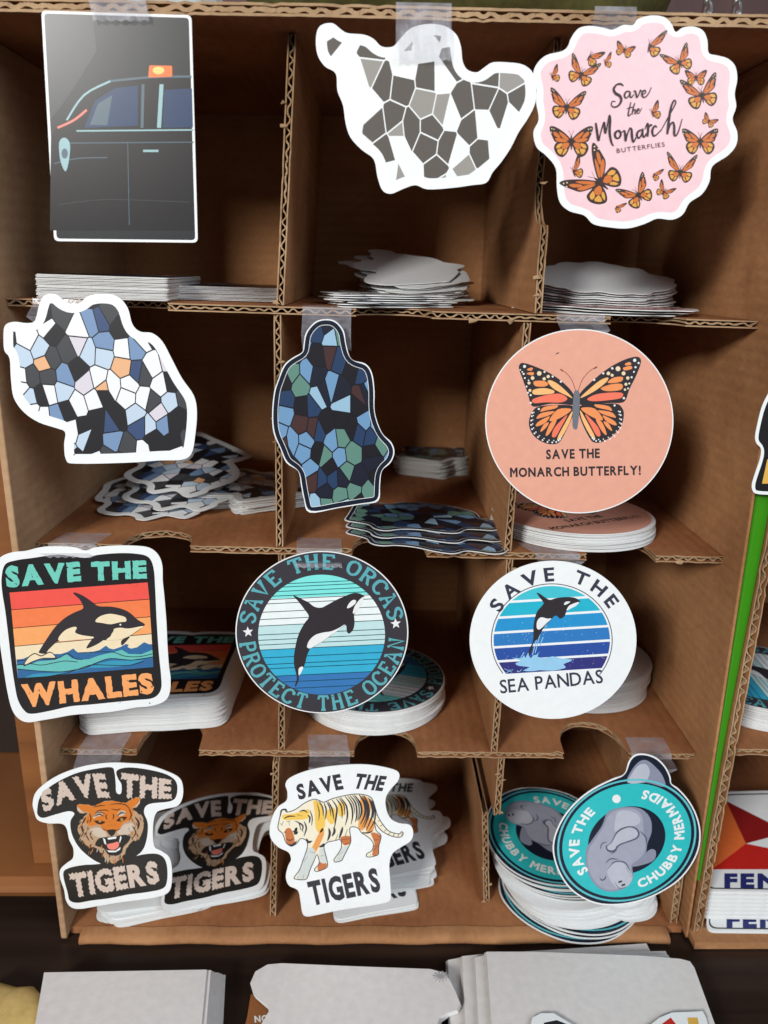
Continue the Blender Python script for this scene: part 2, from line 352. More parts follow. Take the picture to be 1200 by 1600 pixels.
T_ST = 0.00032                      # sticker thickness
LAYER = 0.000022
class Sticker:
    """a die-cut sticker traced on an upright (or leaning) plane; local x right, y up, z out of the face"""
    def __init__(s, outline, Y, lean=0.0):
        cx = (min(p[0] for p in outline)+max(p[0] for p in outline))/2; cy = (min(p[1] for p in outline)+max(p[1] for p in outline))/2
        s.o = px(cx, cy, Y); c, sn = math.cos(lean), math.sin(lean)
        s.ex = Vector((1, 0, 0)); s.ey = Vector((0, sn, c)); s.n = s.ex.cross(s.ey)
        s.mat = Matrix(((s.ex.x, s.ey.x, s.n.x, s.o.x), (s.ex.y, s.ey.y, s.n.y, s.o.y), (s.ex.z, s.ey.z, s.n.z, s.o.z), (0, 0, 0, 1)))
        s.out = [s.loc(p) for p in outline]; s.parts = []
        N = len(s.out); v, f = tri([s.out]); h = T_ST/2
        V = [(p[0], p[1], h) for p in v]+[(p[0], p[1], -h) for p in v]
        A = sum(s.out[i][0]*s.out[(i+1) % N][1]-s.out[(i+1) % N][0]*s.out[i][1] for i in range(N))
        def up(t):
            a, b, c_ = (v[i] for i in t); return t if (b[0]-a[0])*(c_[1]-a[1])-(b[1]-a[1])*(c_[0]-a[0]) > 0 else t[::-1]
        f = [up(t) for t in f]
        Fc = list(f)+[tuple(N+i for i in t[::-1]) for t in f]
        nf = len(Fc)
        for i in range(N):
            j = (i+1) % N; Fc.append((i, i+N, j+N, j) if A > 0 else (i, j, j+N, i+N))
        s.backing = mesh('backing', V, Fc, ['vinyl_white', 'vinyl_edge'], [0]*nf+[1]*(len(Fc)-nf))
        s.w = (min(p[0] for p in s.out), max(p[0] for p in s.out)); s.hh = (min(p[1] for p in s.out), max(p[1] for p in s.out))
    def loc(s, p):
        q = pn(p[0], p[1], s.o, s.n)-s.o; return (q.dot(s.ex), q.dot(s.ey))
    def part(s, name, pic, label=None):
        V, Fc, idx, mats = [], [], [], []
        for k, (v, f, m, ly) in enumerate(pic.items):
            if m not in mats: mats.append(m)
            z = T_ST/2+LAYER*(ly+1)+(k % 5)*1.0e-6+len(s.parts)*6e-6; b = len(V)
            lv = [s.loc(p) for p in v]; V += [(p[0], p[1], z) for p in lv]
            for t in f:
                a, b_, c = lv[t[0]], lv[t[1]], lv[t[2]]
                if (b_[0]-a[0])*(c[1]-a[1])-(b_[1]-a[1])*(c[0]-a[0]) < 0: t = t[::-1]
                Fc.append(tuple(b+i for i in t)); idx.append(mats.index(m))
        s.parts.append((name, mesh(name, V, Fc, mats, idx), label)); return s
    def place(s, name, label, cat='sticker', group=None, matrix=None, printed=True):
        r = empty(name); r.matrix_world = matrix or s.mat; tag(r, label, cat, group)
        link(bpy.data.objects.new('backing', s.backing), r)
        if printed:
            for n, me, lb in s.parts:
                o = link(bpy.data.objects.new(n, me), r)
                if lb: o['label'] = lb
        return r
    def plain(s, name, label, group, matrix):
        o = link(bpy.data.objects.new(name, s.backing)); o.matrix_world = matrix; return tag(o, label, 'sticker', group)
def flat(p, spin=0.0, tilt_x=0.0, tilt_y=0.0, flip=False):
    """matrix of a sticker lying at p: spin about the vertical, then tipped"""
    m = Matrix.Translation(p) @ Matrix.Rotation(tilt_y, 4, 'Y') @ Matrix.Rotation(tilt_x, 4, 'X') @ Matrix.Rotation(spin, 4, 'Z')
    return m @ Matrix.Rotation(math.pi, 4, 'Y') if flip else m
# ------------------------------------------------------------------ the setting
BX0, BX1, BZ1, BY1 = -0.1465, 0.1592, 0.4015, 0.184     # inside of the box: left, right, top, back
YS = 0.016                                             # the partitions stand this far behind the box's front edge
o = mobj('table', *box_vf((-0.9, -0.9, -0.03), (0.9, 0.9, 0.0)), 'table_wood'); tag(o, kind='structure')
o = mobj('back_wall', *box_vf((-0.9, 0.62, 0.0), (0.9, 0.64, 1.1)), 'wall_wood'); tag(o, kind='structure')

def board(name, front, back, fn, t, parent, mats, jit=0.00035, period=0.0051, seed=0, th=0.00055, tl=0.00055, flute=True):
    """corrugated board: two liners and, between them, a wave of fluting that shows on the cut front edge.
    front: [(u, v)] cut edge; fn(u, v, w) -> world, w = 0..t through the thickness"""
    rnd = random.Random(seed)
    fine = []
    for (a, b) in zip(front[:-1], front[1:]):
        d = math.hypot(b[0]-a[0], b[1]-a[1]); n = max(1, int(d/0.003))
        for k in range(n): fine.append((a[0]+(b[0]-a[0])*k/n, a[1]+(b[1]-a[1])*k/n))
    fine.append(front[-1])
    root = None
    for w0 in (0.0, t-tl):
        e = [(u, v+rnd.uniform(-jit, jit)+(rnd.uniform(0.0005, 0.0016) if rnd.random() < 0.07 else 0)) for u, v in fine]
        loop = e+[(fine[-1][0], back), (fine[0][0], back)]
        v2, f = tri([loop]); N = len(v2)
        V = [fn(u, v, w0) for u, v in v2]+[fn(u, v, w0+tl) for u, v in v2]
        Fc = list(f)+[tuple(N+i for i in q[::-1]) for q in f]; nf = len(Fc)
        Fc += [(i, (i+1) % N, (i+1) % N+N, i+N) for i in range(N)]
        ob = mobj(name if root is None else 'liner', V, Fc, [mats, 'kraft_edge'], parent if root is None else root, [0]*nf+[1]*(len(Fc)-nf))
        recalc(ob.data)
        if root is None: root = ob
    if flute:
        V, Fc = [], []; ua, ub = fine[0][0], fine[-1][0]; n = int(abs(ub-ua)/period*10)
        A = (t-2*tl-th)/2-0.00002; mid = t/2; ph = rnd.uniform(0, 6.28)
        def vat(u):
            best = None
            for (a, b) in zip(fine[:-1], fine[1:]):
                lo, hi = min(a[0], b[0]), max(a[0], b[0])
                if lo-1e-9 <= u <= hi+1e-9 and hi > lo:
                    q = a[1]+(b[1]-a[1])*(u-a[0])/(b[0]-a[0]); best = q if best is None else max(best, q)
            return best if best is not None else fine[0][1]
        for i in range(n+1):
            u = ua+(ub-ua)*i/n; k = math.sin(2*math.pi*abs(u-ua)/period+ph+0.7*math.sin(u*210+seed)+0.5*math.sin(u*530+2*seed)); crush = 0.35+0.65*min(1, max(0, 0.9+1.3*math.sin(u*95+seed*1.7)+0.8*math.sin(u*230+seed))); w = mid+A*crush*(abs(k)**0.8)*(1 if k > 0 else -1)
            sl = 1+0.5*(1-abs(k)); v = vat(u)+0.0004+rnd.uniform(0, 0.0004)
            V += [fn(u, v, w-th/2*sl), fn(u, v, w+th/2*sl), fn(u, v+0.012, w+th/2*sl), fn(u, v+0.012, w-th/2*sl)]
        for i in range(n):
            a, b = 4*i, 4*i+4; Fc += [(a, a+1, b+1, b), (a+1, a+2, b+2, b+1), (a+3, a, b, b+3)]
        ob = mobj('fluting', V, Fc, 'kraft_edge', root)
    return root
def recalc(me):
    import bmesh
    bm = bmesh.new(); bm.from_mesh(me); bmesh.ops.recalc_face_normals(bm, faces=bm.faces); bm.to_mesh(me); bm.free()
def tuft(name, p, parent, seed, s=0.0016):
    """torn bit of paper left on a cut edge"""
    rnd = random.Random(seed); V = [p+Vector((rnd.uniform(-s*1.6, s*1.6), rnd.uniform(-s*0.5, s*0.5), rnd.uniform(-s, s*0.7))) for _ in range(9)]
    import bmesh
    bm = bmesh.new()
    for v in V: bm.verts.new(v)
    bmesh.ops.convex_hull(bm, input=bm.verts); me = bpy.data.meshes.new(name); bm.to_mesh(me); bm.free(); me.materials.append(MATS['kraft_edge'])
    link(bpy.data.objects.new(name, me), parent)
def cut(u0, u1, y, depth, n=12):
    """finger cut-out in a front edge"""
    c, r = (u0+u1)/2, (u1-u0)/2
    return [(u0, y+0.0025)]+[(c-r*math.cos(math.pi*i/n), y+0.0025+depth*math.sin(math.pi*i/n)**0.7) for i in range(1, n)]+[(u1, y+0.0025)]

box = tag(empty('cardboard_box', (0.007, 0.09, 0)), 'open brown corrugated cardboard box with twelve pigeonholes full of stickers', 'box')
def under(o, p):                                       # children are built in world space and parented without moving
    o.parent = p; o.matrix_parent_inverse = p.matrix_world.inverted()
bpy.context.view_layer.update()
WT = 0.0042; RW = 0.0014
def keep(o): under(o, box); return o
# side walls, back, top and floor
def wall_panel(x0, x1, mat_):
    v, f = box_vf((x0, 0.0, 0.0015), (x1, BY1, BZ1-0.0003)); o = mobj('side_panel', v, f, mat_)
    b = o.modifiers.new('soft_edge', 'BEVEL'); b.width = 0.0007; b.segments = 3; return keep(o)
wall_panel(BX0-0.0030, BX0, 'kraft_side_lit')
wall_panel(BX1, BX1+RW, 'kraft_upright')
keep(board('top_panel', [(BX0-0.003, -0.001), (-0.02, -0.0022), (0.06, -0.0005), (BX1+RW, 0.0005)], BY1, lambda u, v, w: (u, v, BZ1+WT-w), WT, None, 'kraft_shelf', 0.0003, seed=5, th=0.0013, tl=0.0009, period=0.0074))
v, f = box_vf((BX0-0.003, BY1, 0.0), (BX1+RW, BY1+WT, BZ1+WT)); keep(mobj('back_panel', v, f, 'kraft_upright'))
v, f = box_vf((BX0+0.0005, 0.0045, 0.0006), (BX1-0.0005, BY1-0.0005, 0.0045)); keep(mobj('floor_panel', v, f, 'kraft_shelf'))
# rolled front fold of the floor flap
prof = [(0.004, 0.0006), (-0.002, 0.0004), (-0.0034, 0.0014), (-0.0038, 0.0030), (-0.0028, 0.0045), (-0.0005, 0.0053), (0.004, 0.0052)]
V = []; Fc = []; rnd = random.Random(8); n = 60
for i in range(n+1):
    x = -0.1395+(0.1500+0.1395)*i/n; wob = 0.0004*math.sin(i*0.7)+rnd.uniform(-0.00012, 0.00012)
    V += [(x, a+wob, b) for a, b in prof]
k = len(prof)
for i in range(n):
    for j in range(k-1): Fc.append((i*k+j, (i+1)*k+j, (i+1)*k+j+1, i*k+j+1))
Fc += [tuple(range(k)), tuple(n*k+j for j in range(k))[::-1]]
keep(mobj('floor_flap', V, Fc, 'kraft_plain', smooth=True))

# shelves: front edges measured in the photograph, with their finger cut-outs
ST = 0.0031
SH = []
def shelf(zl, zr, cuts, seed):
    x0, x1 = BX0+0.0006, BX1-0.0006
    zf = lambda u: zl+(zr-zl)*(u-x0)/(x1-x0)
    fr = [(x0, YS)]
    for a, b, d in cuts: fr += cut(a, b, YS-0.0025, d)
    fr.append((x1, YS))
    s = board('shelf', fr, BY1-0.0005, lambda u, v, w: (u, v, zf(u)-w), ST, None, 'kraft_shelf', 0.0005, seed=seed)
    keep(s); SH.append((zf, math.atan2(zl-zr, x1-x0)))
    rnd = random.Random(seed)
    for k in range(4):
        u = rnd.uniform(x0+0.02, x1-0.02)
        if all(not (a-0.003 < u < b+0.003) for a, b, d in cuts): tuft('torn_paper', Vector((u, YS-0.0006, zf(u)-ST+0.0002)), s, seed*10+k)
    return s
X = lambda x, y: px(x, y, YS).x
shelf(H-0.0120, H-0.0172, [(X(145, 470), X(262, 478), 0.018), (X(556, 492), X(675, 495), 0.018), (X(955, 497), X(1072, 500), 0.018)], 21)
shelf(H-0.1155, H-0.1198, [(X(190, 852), X(297, 857), 0.020), (X(550, 862), X(667, 865), 0.022), (X(917, 866), X(1025, 870), 0.026)], 22)
shelf(H-0.2190, H-0.2208, [(X(213, 1172), X(311, 1178), 0.030), (X(553, 1182), X(652, 1182), 0.020), (X(881, 1178), X(983, 1178), 0.028)], 23)
FLOOR = 0.0046
def divider(xt, xb, zt, zb, seed, cuts=None, y=YS):
    t = 0.0031
    xf = lambda u: xb+(xt-xb)*(u-zb)/(zt-zb)
    fr = [(zb, y)]
    for a, b, d in (cuts or []): fr += cut(a, b, y-0.0025, d)
    fr.append((zt, y+0.0003))
    s = keep(board('divider', fr, BY1-0.0008, lambda u, v, w: (xf(u)+w-t/2, v, u), t, None, 'kraft_upright', 0.0005, period=0.0049, seed=seed))
    rnd = random.Random(seed)
    for k in range(3): u = rnd.uniform(zb, zt); tuft('torn_paper', Vector((xf(u)+rnd.choice((-1, 1))*t/2, y-0.0004, u)), s, seed*7+k, 0.0011)
zs = lambda k, x: SH[k][0](x)
g = 0.0004
divider(-0.0300, -0.0367, H+0.0838, zs(0, -.036)+g, 31)
divider(0.0687, 0.0680, H+0.0838, zs(0, .068)+g, 32, [(H+0.0185, H+0.0560, 0.017)])
divider(-0.0380, -0.0394, zs(0, -.038)-ST-g, zs(1, -.039)+g, 33)
divider(0.0640, 0.0615, zs(0, .064)-ST-g, zs(1, .062)+g, 34)
divider(-0.0386, -0.0410, zs(1, -.0386)-ST-g, zs(2, -.041)+g, 35)
divider(0.0628, 0.0609, zs(1, .0628)-ST-g, zs(2, .0609)+g, 36)
divider(-0.0432, -0.0470, zs(2, -.0432)-ST-g, FLOOR+g, 37, y=0.011)
# the last divider is split: its lower half is bent aside
divider(0.0648, 0.0642, zs(2, .0648)-ST-g, H-0.2560, 38)
divider(0.0590, 0.0625, H-0.2575, FLOOR+g, 39, y=0.020)
# loose lining strip standing in the right corner
keep(board('lining_strip', [(FLOOR+g, 0.006), (0.060, 0.006)], 0.10, lambda u, v, w: (BX1-0.0062+w, v, u), 0.0036, None, 'kraft_upright', seed=41))

# ------------------------------------------------------------------ wooden display step to the left
st = tag(empty('display_step', (-0.30, 0.15, 0.0)), 'low brown wooden display step with an upright edge board beside the cardboard box', 'display stand')
bpy.context.view_layer.update()
SX = BX0-0.0030-0.0006
V, Fc = [], []
prof = [(0.30, 0.0125), (0.018, 0.0125), (0.0145, 0.0140), (0.0130, 0.0175), (0.0140, 0.0205), (0.0180, 0.0228), (0.30, 0.0235)]
for x in (-0.52, SX): V += [(x, a, b) for a, b in prof]
k = len(prof); Fc = [(j, k+j, k+(j+1) % k, (j+1) % k) for j in range(k)]+[tuple(range(k)), tuple(range(k, 2*k))[::-1]]
o = mobj('step_board', V, Fc, 'stand_wood', smooth=False); recalc(o.data); under(o, st)
pl = px(58, 1335, 0.03)
V, Fc = box_vf((pl.x-0.0005, 0.027, 0.0232), (SX-0.0002, 0.29, 0.36)); o = mobj('edge_board', V, Fc, 'stand_wood'); under(o, st)
V, Fc = box_vf((-0.52, 0.125, 0.0237), (pl.x-0.0007, 0.135, 0.36)); o = mobj('shade_board', V, Fc, 'table_wood'); under(o, st)  # dark board added in place of the shade over the step's rear
V, Fc = box_vf((-0.52, 0.10, 0.0), (SX-0.0002, 0.115, 0.0126)); o = mobj('foot_board', V, Fc, 'stand_wood'); under(o, st)

# ------------------------------------------------------------------ the second box to the right, leaning a little away
nb = empty('cardboard_box', (0.29, 0.09, 0)); tag(nb, 'second brown cardboard box, cut off by the picture edge, beside the green strip', 'box')
bpy.context.view_layer.update()
def nx(z): return px(1083, 1460, 0).x+(px(1197, 850, 0).x-px(1083, 1460, 0).x)*z/(px(1197, 850, 0).z)
def nput(o): under(o, nb); return o
NB1 = 0.42
nput(board('side_panel', [(0.002, 0.0005), (0.41, 0.0005)], BY1, lambda u, v, w: (nx(u)+w, v, u), 0.0042, None, 'kraft_upright', 0.0003, seed=51, period=0.0062))
v, f = box_vf((nx(0)+0.05, BY1, 0.0), (NB1, BY1+0.004, 0.41)); nput(mobj('back_panel', v, f, 'kraft_upright'))
v, f = box_vf((nx(0)+0.0046, 0.004, 0.0006), (NB1, BY1-0.0005, 0.0042)); nput(mobj('floor_panel', v, f, 'kraft_shelf'))
p = px(1150, 1166, 0.010)
NS = p.z
nput(board('shelf', [(nx(NS)+0.0046, 0.008), (NB1, 0.008)], BY1-0.0005, lambda u, v, w: (u, v, NS-w), 0.0036, None, 'kraft_shelf', 0.0005, seed=52))
NS2 = H-0.118
nput(board('shelf', [(nx(NS2)+0.0046, 0.008), (NB1, 0.008)], BY1-0.0005, lambda u, v, w: (u, v, NS2-w), 0.0036, None, 'kraft_shelf', 0.0005, seed=53))
v, f = box_vf((nx(0)-0.0015, -0.006, 0.0008), (nx(0)+0.05, 0.0035, 0.0048)); nput(mobj('floor_flap', v, f, 'kraft_plain'))
v, f = box_vf((NB1, 0.0, 0.0), (NB1+0.004, BY1, 0.41)); nput(mobj('side_panel', v, f, 'kraft_upright'))

# green strip wedged between the two boxes
m, nt, bs = newmat('green_gloss', srgb(58, 138, 18), 0.25, 0.5)
V, Fc = [], []; n = 44; k = 9
for i in range(n+1):
    t = i/n; z = 0.035+(0.405-0.035)*t
    x0 = BX1+RW+0.0003; x1 = max(nx(z)-0.0004, x0+0.0004); y0 = 0.0035+0.0006*math.sin(t*9)
    for j in range(k):
        a = math.pi*j/(k-1); V.append((x0+(x1-x0)*(0.5-0.5*math.cos(a)), y0-0.0045-(0.0012+0.2*(x1-x0))*math.sin(a)**0.8 + 0.004, z))
for i in range(n):
    for j in range(k-1): Fc.append((i*k+j, i*k+j+1, (i+1)*k+j+1, (i+1)*k+j))
b = len(V)
for i in range(n+1): V += [(V[i*k][0], 0.10, V[i*k][2]), (V[i*k+k-1][0], 0.10, V[i*k+k-1][2])]
for i in range(n):
    Fc += [(i*k, (i+1)*k, b+2*i+2, b+2*i), (i*k+k-1, b+2*i+1, b+2*i+3, (i+1)*k+k-1), (b+2*i, b+2*i+2, b+2*i+3, b+2*i+1)]
o = mobj('green_folder', V, Fc, 'green_gloss', smooth=True); recalc(o.data); tag(o, 'glossy bright green plastic folder wedged between the two cardboard boxes', 'folder')
# ------------------------------------------------------------------ inks
for n_, c_ in dict(black=(34, 32, 34), soft_black=(52, 48, 50), charcoal=(58, 58, 60), grey_print=(96, 90, 84), pink=(240, 200, 206), script=(48, 30, 38),
    wing_black=(58, 40, 36), wing_orange=(206, 112, 50), wing_yellow=(222, 160, 70), salmon=(226, 164, 142), b_black=(52, 48, 52), b_orange=(238, 148, 92),
    b_yellow=(244, 186, 122), b_red=(240, 122, 96), b_cream=(236, 214, 176), b_body=(112, 116, 126), ant=(130, 70, 52), whale_teal=(112, 200, 184),
    whale_red=(236, 88, 78), whale_orange=(240, 126, 78), whale_amber=(244, 166, 104), whale_cream=(238, 220, 186), sea_blue=(52, 104, 154), sea_teal=(104, 188, 182),
    sea_mid=(58, 150, 180), orca_ring=(60, 58, 64), orca_letter=(92, 168, 178), o_aqua=(126, 226, 220), o_white=(232, 240, 240), o_pale=(190, 222, 224), o_sky=(58, 172, 208),
    o_blue=(58, 118, 178), o_line=(24, 66, 78), orca_black=(52, 48, 52), star_white=(232, 234, 234), p1=(70, 192, 208), p2=(44, 178, 204), p3=(44, 146, 204), p4=(52, 122, 190),
    p5=(48, 82, 160), p6=(56, 56, 124), splash=(150, 200, 232), ring_ink=(58, 60, 76), t_black=(40, 38, 36), t_bone=(206, 188, 176), t_orange=(210, 120, 46), t_cream=(186, 152, 120),
    t_white=(204, 188, 170), t_pink=(236, 132, 118), t_dark=(62, 36, 28), w_ink=(54, 54, 60), w_yellow=(238, 196, 92), w_orange=(230, 158, 84), w_pale=(238, 230, 206), w_rust=(196, 116, 70),
    w_grey=(206, 212, 208), m_navy=(26, 32, 48), m_teal=(48, 186, 190), m_line=(96, 190, 200), m_grey=(158, 161, 178), m_light=(182, 185, 198), m_mid=(136, 140, 160), m_dark=(84, 86, 108),
    n_dark=(44, 46, 48), n_mid=(66, 68, 70), steel=(150, 186, 190), steel_dark=(86, 104, 116), beacon=(244, 120, 60), beacon_hot=(255, 206, 120), s_blue=(112, 150, 186), s_navy=(40, 62, 96), s_green=(106, 146, 132),
    s_pale=(176, 204, 222), lilac=(206, 202, 214), gun=(120, 122, 122), f_red=(196, 40, 34), f_orange=(226, 112, 56), f_dark=(140, 30, 30), f_navy=(42, 48, 110), rust=(150, 96, 56), gold=(222, 176, 84)).items():
    ink(n_, *c_)
HANG = -0.0035
rnd = random.Random(5)
def rrect(q, r, n=5):
    """rounded quadrilateral"""
    out = []
    for i in range(4):
        p, a, b = q[i], q[i-1], q[(i+1) % 4]
        da = math.hypot(a[0]-p[0], a[1]-p[1]); db = math.hypot(b[0]-p[0], b[1]-p[1])
        s = (p[0]+(a[0]-p[0])*r/da, p[1]+(a[1]-p[1])*r/da); e = (p[0]+(b[0]-p[0])*r/db, p[1]+(b[1]-p[1])*r/db)
        for k in range(n+1):
            t = k/n; out.append(((1-t)**2*s[0]+2*t*(1-t)*p[0]+t*t*e[0], (1-t)**2*s[1]+2*t*(1-t)*p[1]+t*t*e[1]))
    return out

# 1 dark rectangular picture sticker: night street scene, plain shapes only
C1 = lambda P: cr(0, 0, 2.5, P)
q1 = C1([(162, 42), (748, 60), (773, 948), (212, 942)])
S1 = Sticker(rrect(q1, 8), HANG)
a = Pic().poly(rrect(C1([(173, 53), (738, 70), (763, 938), (222, 932)]), 6), 'n_dark'); S1.part('print_panel', a)
a = Pic().poly(C1([(176, 58), (362, 62), (380, 200), (300, 330), (230, 430), (196, 470)]), 'n_mid', 1)
a.poly(C1([(196, 900), (200, 520), (262, 470), (330, 370), (430, 318), (600, 300), (746, 300), (760, 900)]), 'black', 2)
S1.part('scenery', a)
a = Pic().poly(C1([(330, 500), (372, 395), (450, 345), (540, 335), (540, 492)]), 's_navy', 3); a.poly(C1([(642, 352), (750, 346), (754, 498), (636, 500)]), 's_navy', 3)
a.poly(C1([(352, 488), (384, 405), (440, 372), (420, 490)]), 'steel_dark', 4); S1.part('car_window', a)
a = Pic()
for p, w, mt in (([(430, 318), (600, 302), (748, 300)], 9, 'steel_dark'), ([(632, 330), (622, 500)], 16, 'steel'), ([(560, 330), (556, 500)], 12, 'steel_dark'), ([(300, 512), (756, 508)], 6, 'steel'), ([(240, 560), (757, 556)], 4, 'steel_dark'), ([(500, 560), (506, 880)], 3, 'steel_dark'),
                 ([(262, 470), (330, 372), (432, 318)], 8, 'steel'), ([(226, 500), (290, 470), (340, 430)], 9, 't_pink'), ([(212, 640), (300, 620), (420, 616)], 4, 'steel_dark'), ([(560, 590), (620, 590)], 9, 'steel'), ([(230, 800), (420, 780), (740, 790)], 3, 'n_mid')):
    a.stroke(C1(p), w/2.5, mt, 5)
S1.part('highlight', a)
a = Pic().poly(rrect(C1([(584, 256), (674, 258), (674, 300), (580, 304)]), 3), 'beacon', 6); a.poly(ell(*C1([(620, 276)])[0], 9, 6, 20), 'beacon_hot', 7); S1.part('beacon', a)
a = Pic().blob(C1([(232, 560), (252, 538), (274, 560), (272, 620), (258, 670), (238, 630)]), 'steel', 6); a.poly(ell(*C1([(254, 600)])[0], 5, 8, 16), 'steel_dark', 7); S1.part('badge', a)
S1.place('picture_sticker', 'dark rectangular sticker of a night car with an orange beacon, taped to the box top')

# 2 white die-cut sticker with warm grey patches
C2 = lambda P: cr(400, 0, 2.609, P)
o2 = C2([(245, 150), (262, 106), (310, 95), (348, 122), (375, 136), (440, 142), (480, 160), (512, 190), (558, 190), (588, 158), (632, 115), (700, 98), (768, 106), (815, 140), (835, 190), (842, 250), (862, 285), (900, 295), (930, 276), (965, 255), (1030, 255), (1090, 265), (1130, 300), (1142, 360), (1138, 420), (1110, 480), (1070, 540), (1040, 600), (1000, 660), (965, 702), (938, 745), (880, 755), (800, 766), (700, 772), (650, 755), (600, 770), (550, 790), (515, 775), (495, 720), (480, 650), (430, 610), (385, 560), (365, 500), (355, 430), (332, 370), (325, 300), (280, 270), (250, 220)])
S2 = Sticker(spline(o2, 4), HANG, .03)
S2.part('print', Pic().poly(inset(spline(o2, 4), 17), 'paint_grey'))
S2.place('die_cut_sticker', 'white die-cut sticker with small warm grey plates, taped to the box top')

# 3 white die-cut sticker with black and steel-blue patches
C4 = lambda P: cr(0, 430, 2.609, P)
o3 = C4([(15, 270), (20, 207), (58, 190), (108, 195), (143, 185), (160, 122), (182, 82), (230, 78), (270, 110), (320, 115), (360, 85), (420, 75), (480, 87), (520, 132), (540, 200), (572, 230), (620, 236), (662, 270), (700, 340), (742, 420), (790, 490), (803, 560), (795, 660), (780, 728), (740, 752), (650, 755), (520, 764), (310, 768), (270, 752), (262, 690), (266, 640), (230, 623), (160, 600), (100, 560), (57, 500), (45, 420), (40, 340), (20, 310)])
S3 = Sticker(spline(o3, 4), HANG, .04)
S3.part('print', Pic().poly(inset(spline(o3, 4), 15), 'paint_steel'))
S3.place('die_cut_sticker', 'white die-cut sticker with black and steel blue plates, taped to the top shelf')

# 4 dark die-cut sticker in blues and greens with a thin white edge
C5 = lambda P: cr(400, 460, 3.158, P)
o4 = C5([(235, 250), (246, 190), (290, 137), (340, 122), (392, 132), (433, 180), (446, 250), (472, 320), (540, 342), (573, 390), (585, 480), (586, 580), (620, 680), (668, 730), (683, 780), (664, 830), (622, 870), (612, 940), (603, 1018), (520, 1035), (400, 1055), (265, 1076), (236, 1010), (222, 940), (208, 872), (150, 830), (120, 760), (86, 680), (80, 580), (90, 480), (108, 425), (138, 350), (182, 312), (228, 285)])
b4 = spline(o4, 4)
S4 = Sticker(b4, HANG)
S4.part('print_panel', Pic().poly(inset(b4, 1.6), 'm_navy'))
S4.part('print', Pic().poly(inset(b4, 9), 'paint_night', 1))
S4.part('edge_line', Pic().poly(inset(b4, 8.5), 'star_white', 3, [inset(b4, 9.3)]))
S4.place('die_cut_sticker', 'dark navy die-cut sticker with blue and green plates, taped to the top shelf')

# 5 pink scalloped butterfly sticker
C3 = lambda P: cr(800, 0, 3.0, P)
o5 = C3([(100, 350), (115, 302), (160, 260), (235, 240), (262, 216), (276, 180), (310, 135), (360, 122), (425, 130), (470, 140), (520, 118), (566, 118), (590, 90), (650, 73), (710, 80), (745, 110), (766, 150), (800, 130), (850, 125), (895, 145), (915, 190), (921, 248), (960, 260), (1010, 275), (1045, 310), (1055, 370), (1043, 440), (1050, 500), (1033, 560), (1055, 620), (1050, 680), (1010, 730), (938, 780), (925, 850), (890, 910), (832, 950), (800, 1005), (750, 1030), (680, 1025), (620, 1050), (540, 1071), (450, 1065), (380, 1050), (338, 1010), (270, 990), (225, 950), (210, 880), (205, 790), (160, 730), (115, 690), (100, 620), (125, 560), (113, 480), (115, 420)])
b5 = spline(o5, 4)
S5 = Sticker(b5, HANG, .03)
S5.part('print_panel', Pic().poly(inset(b5, 11), 'pink'))
E8 = lambda P: cr(840, 30, 3.871, P)
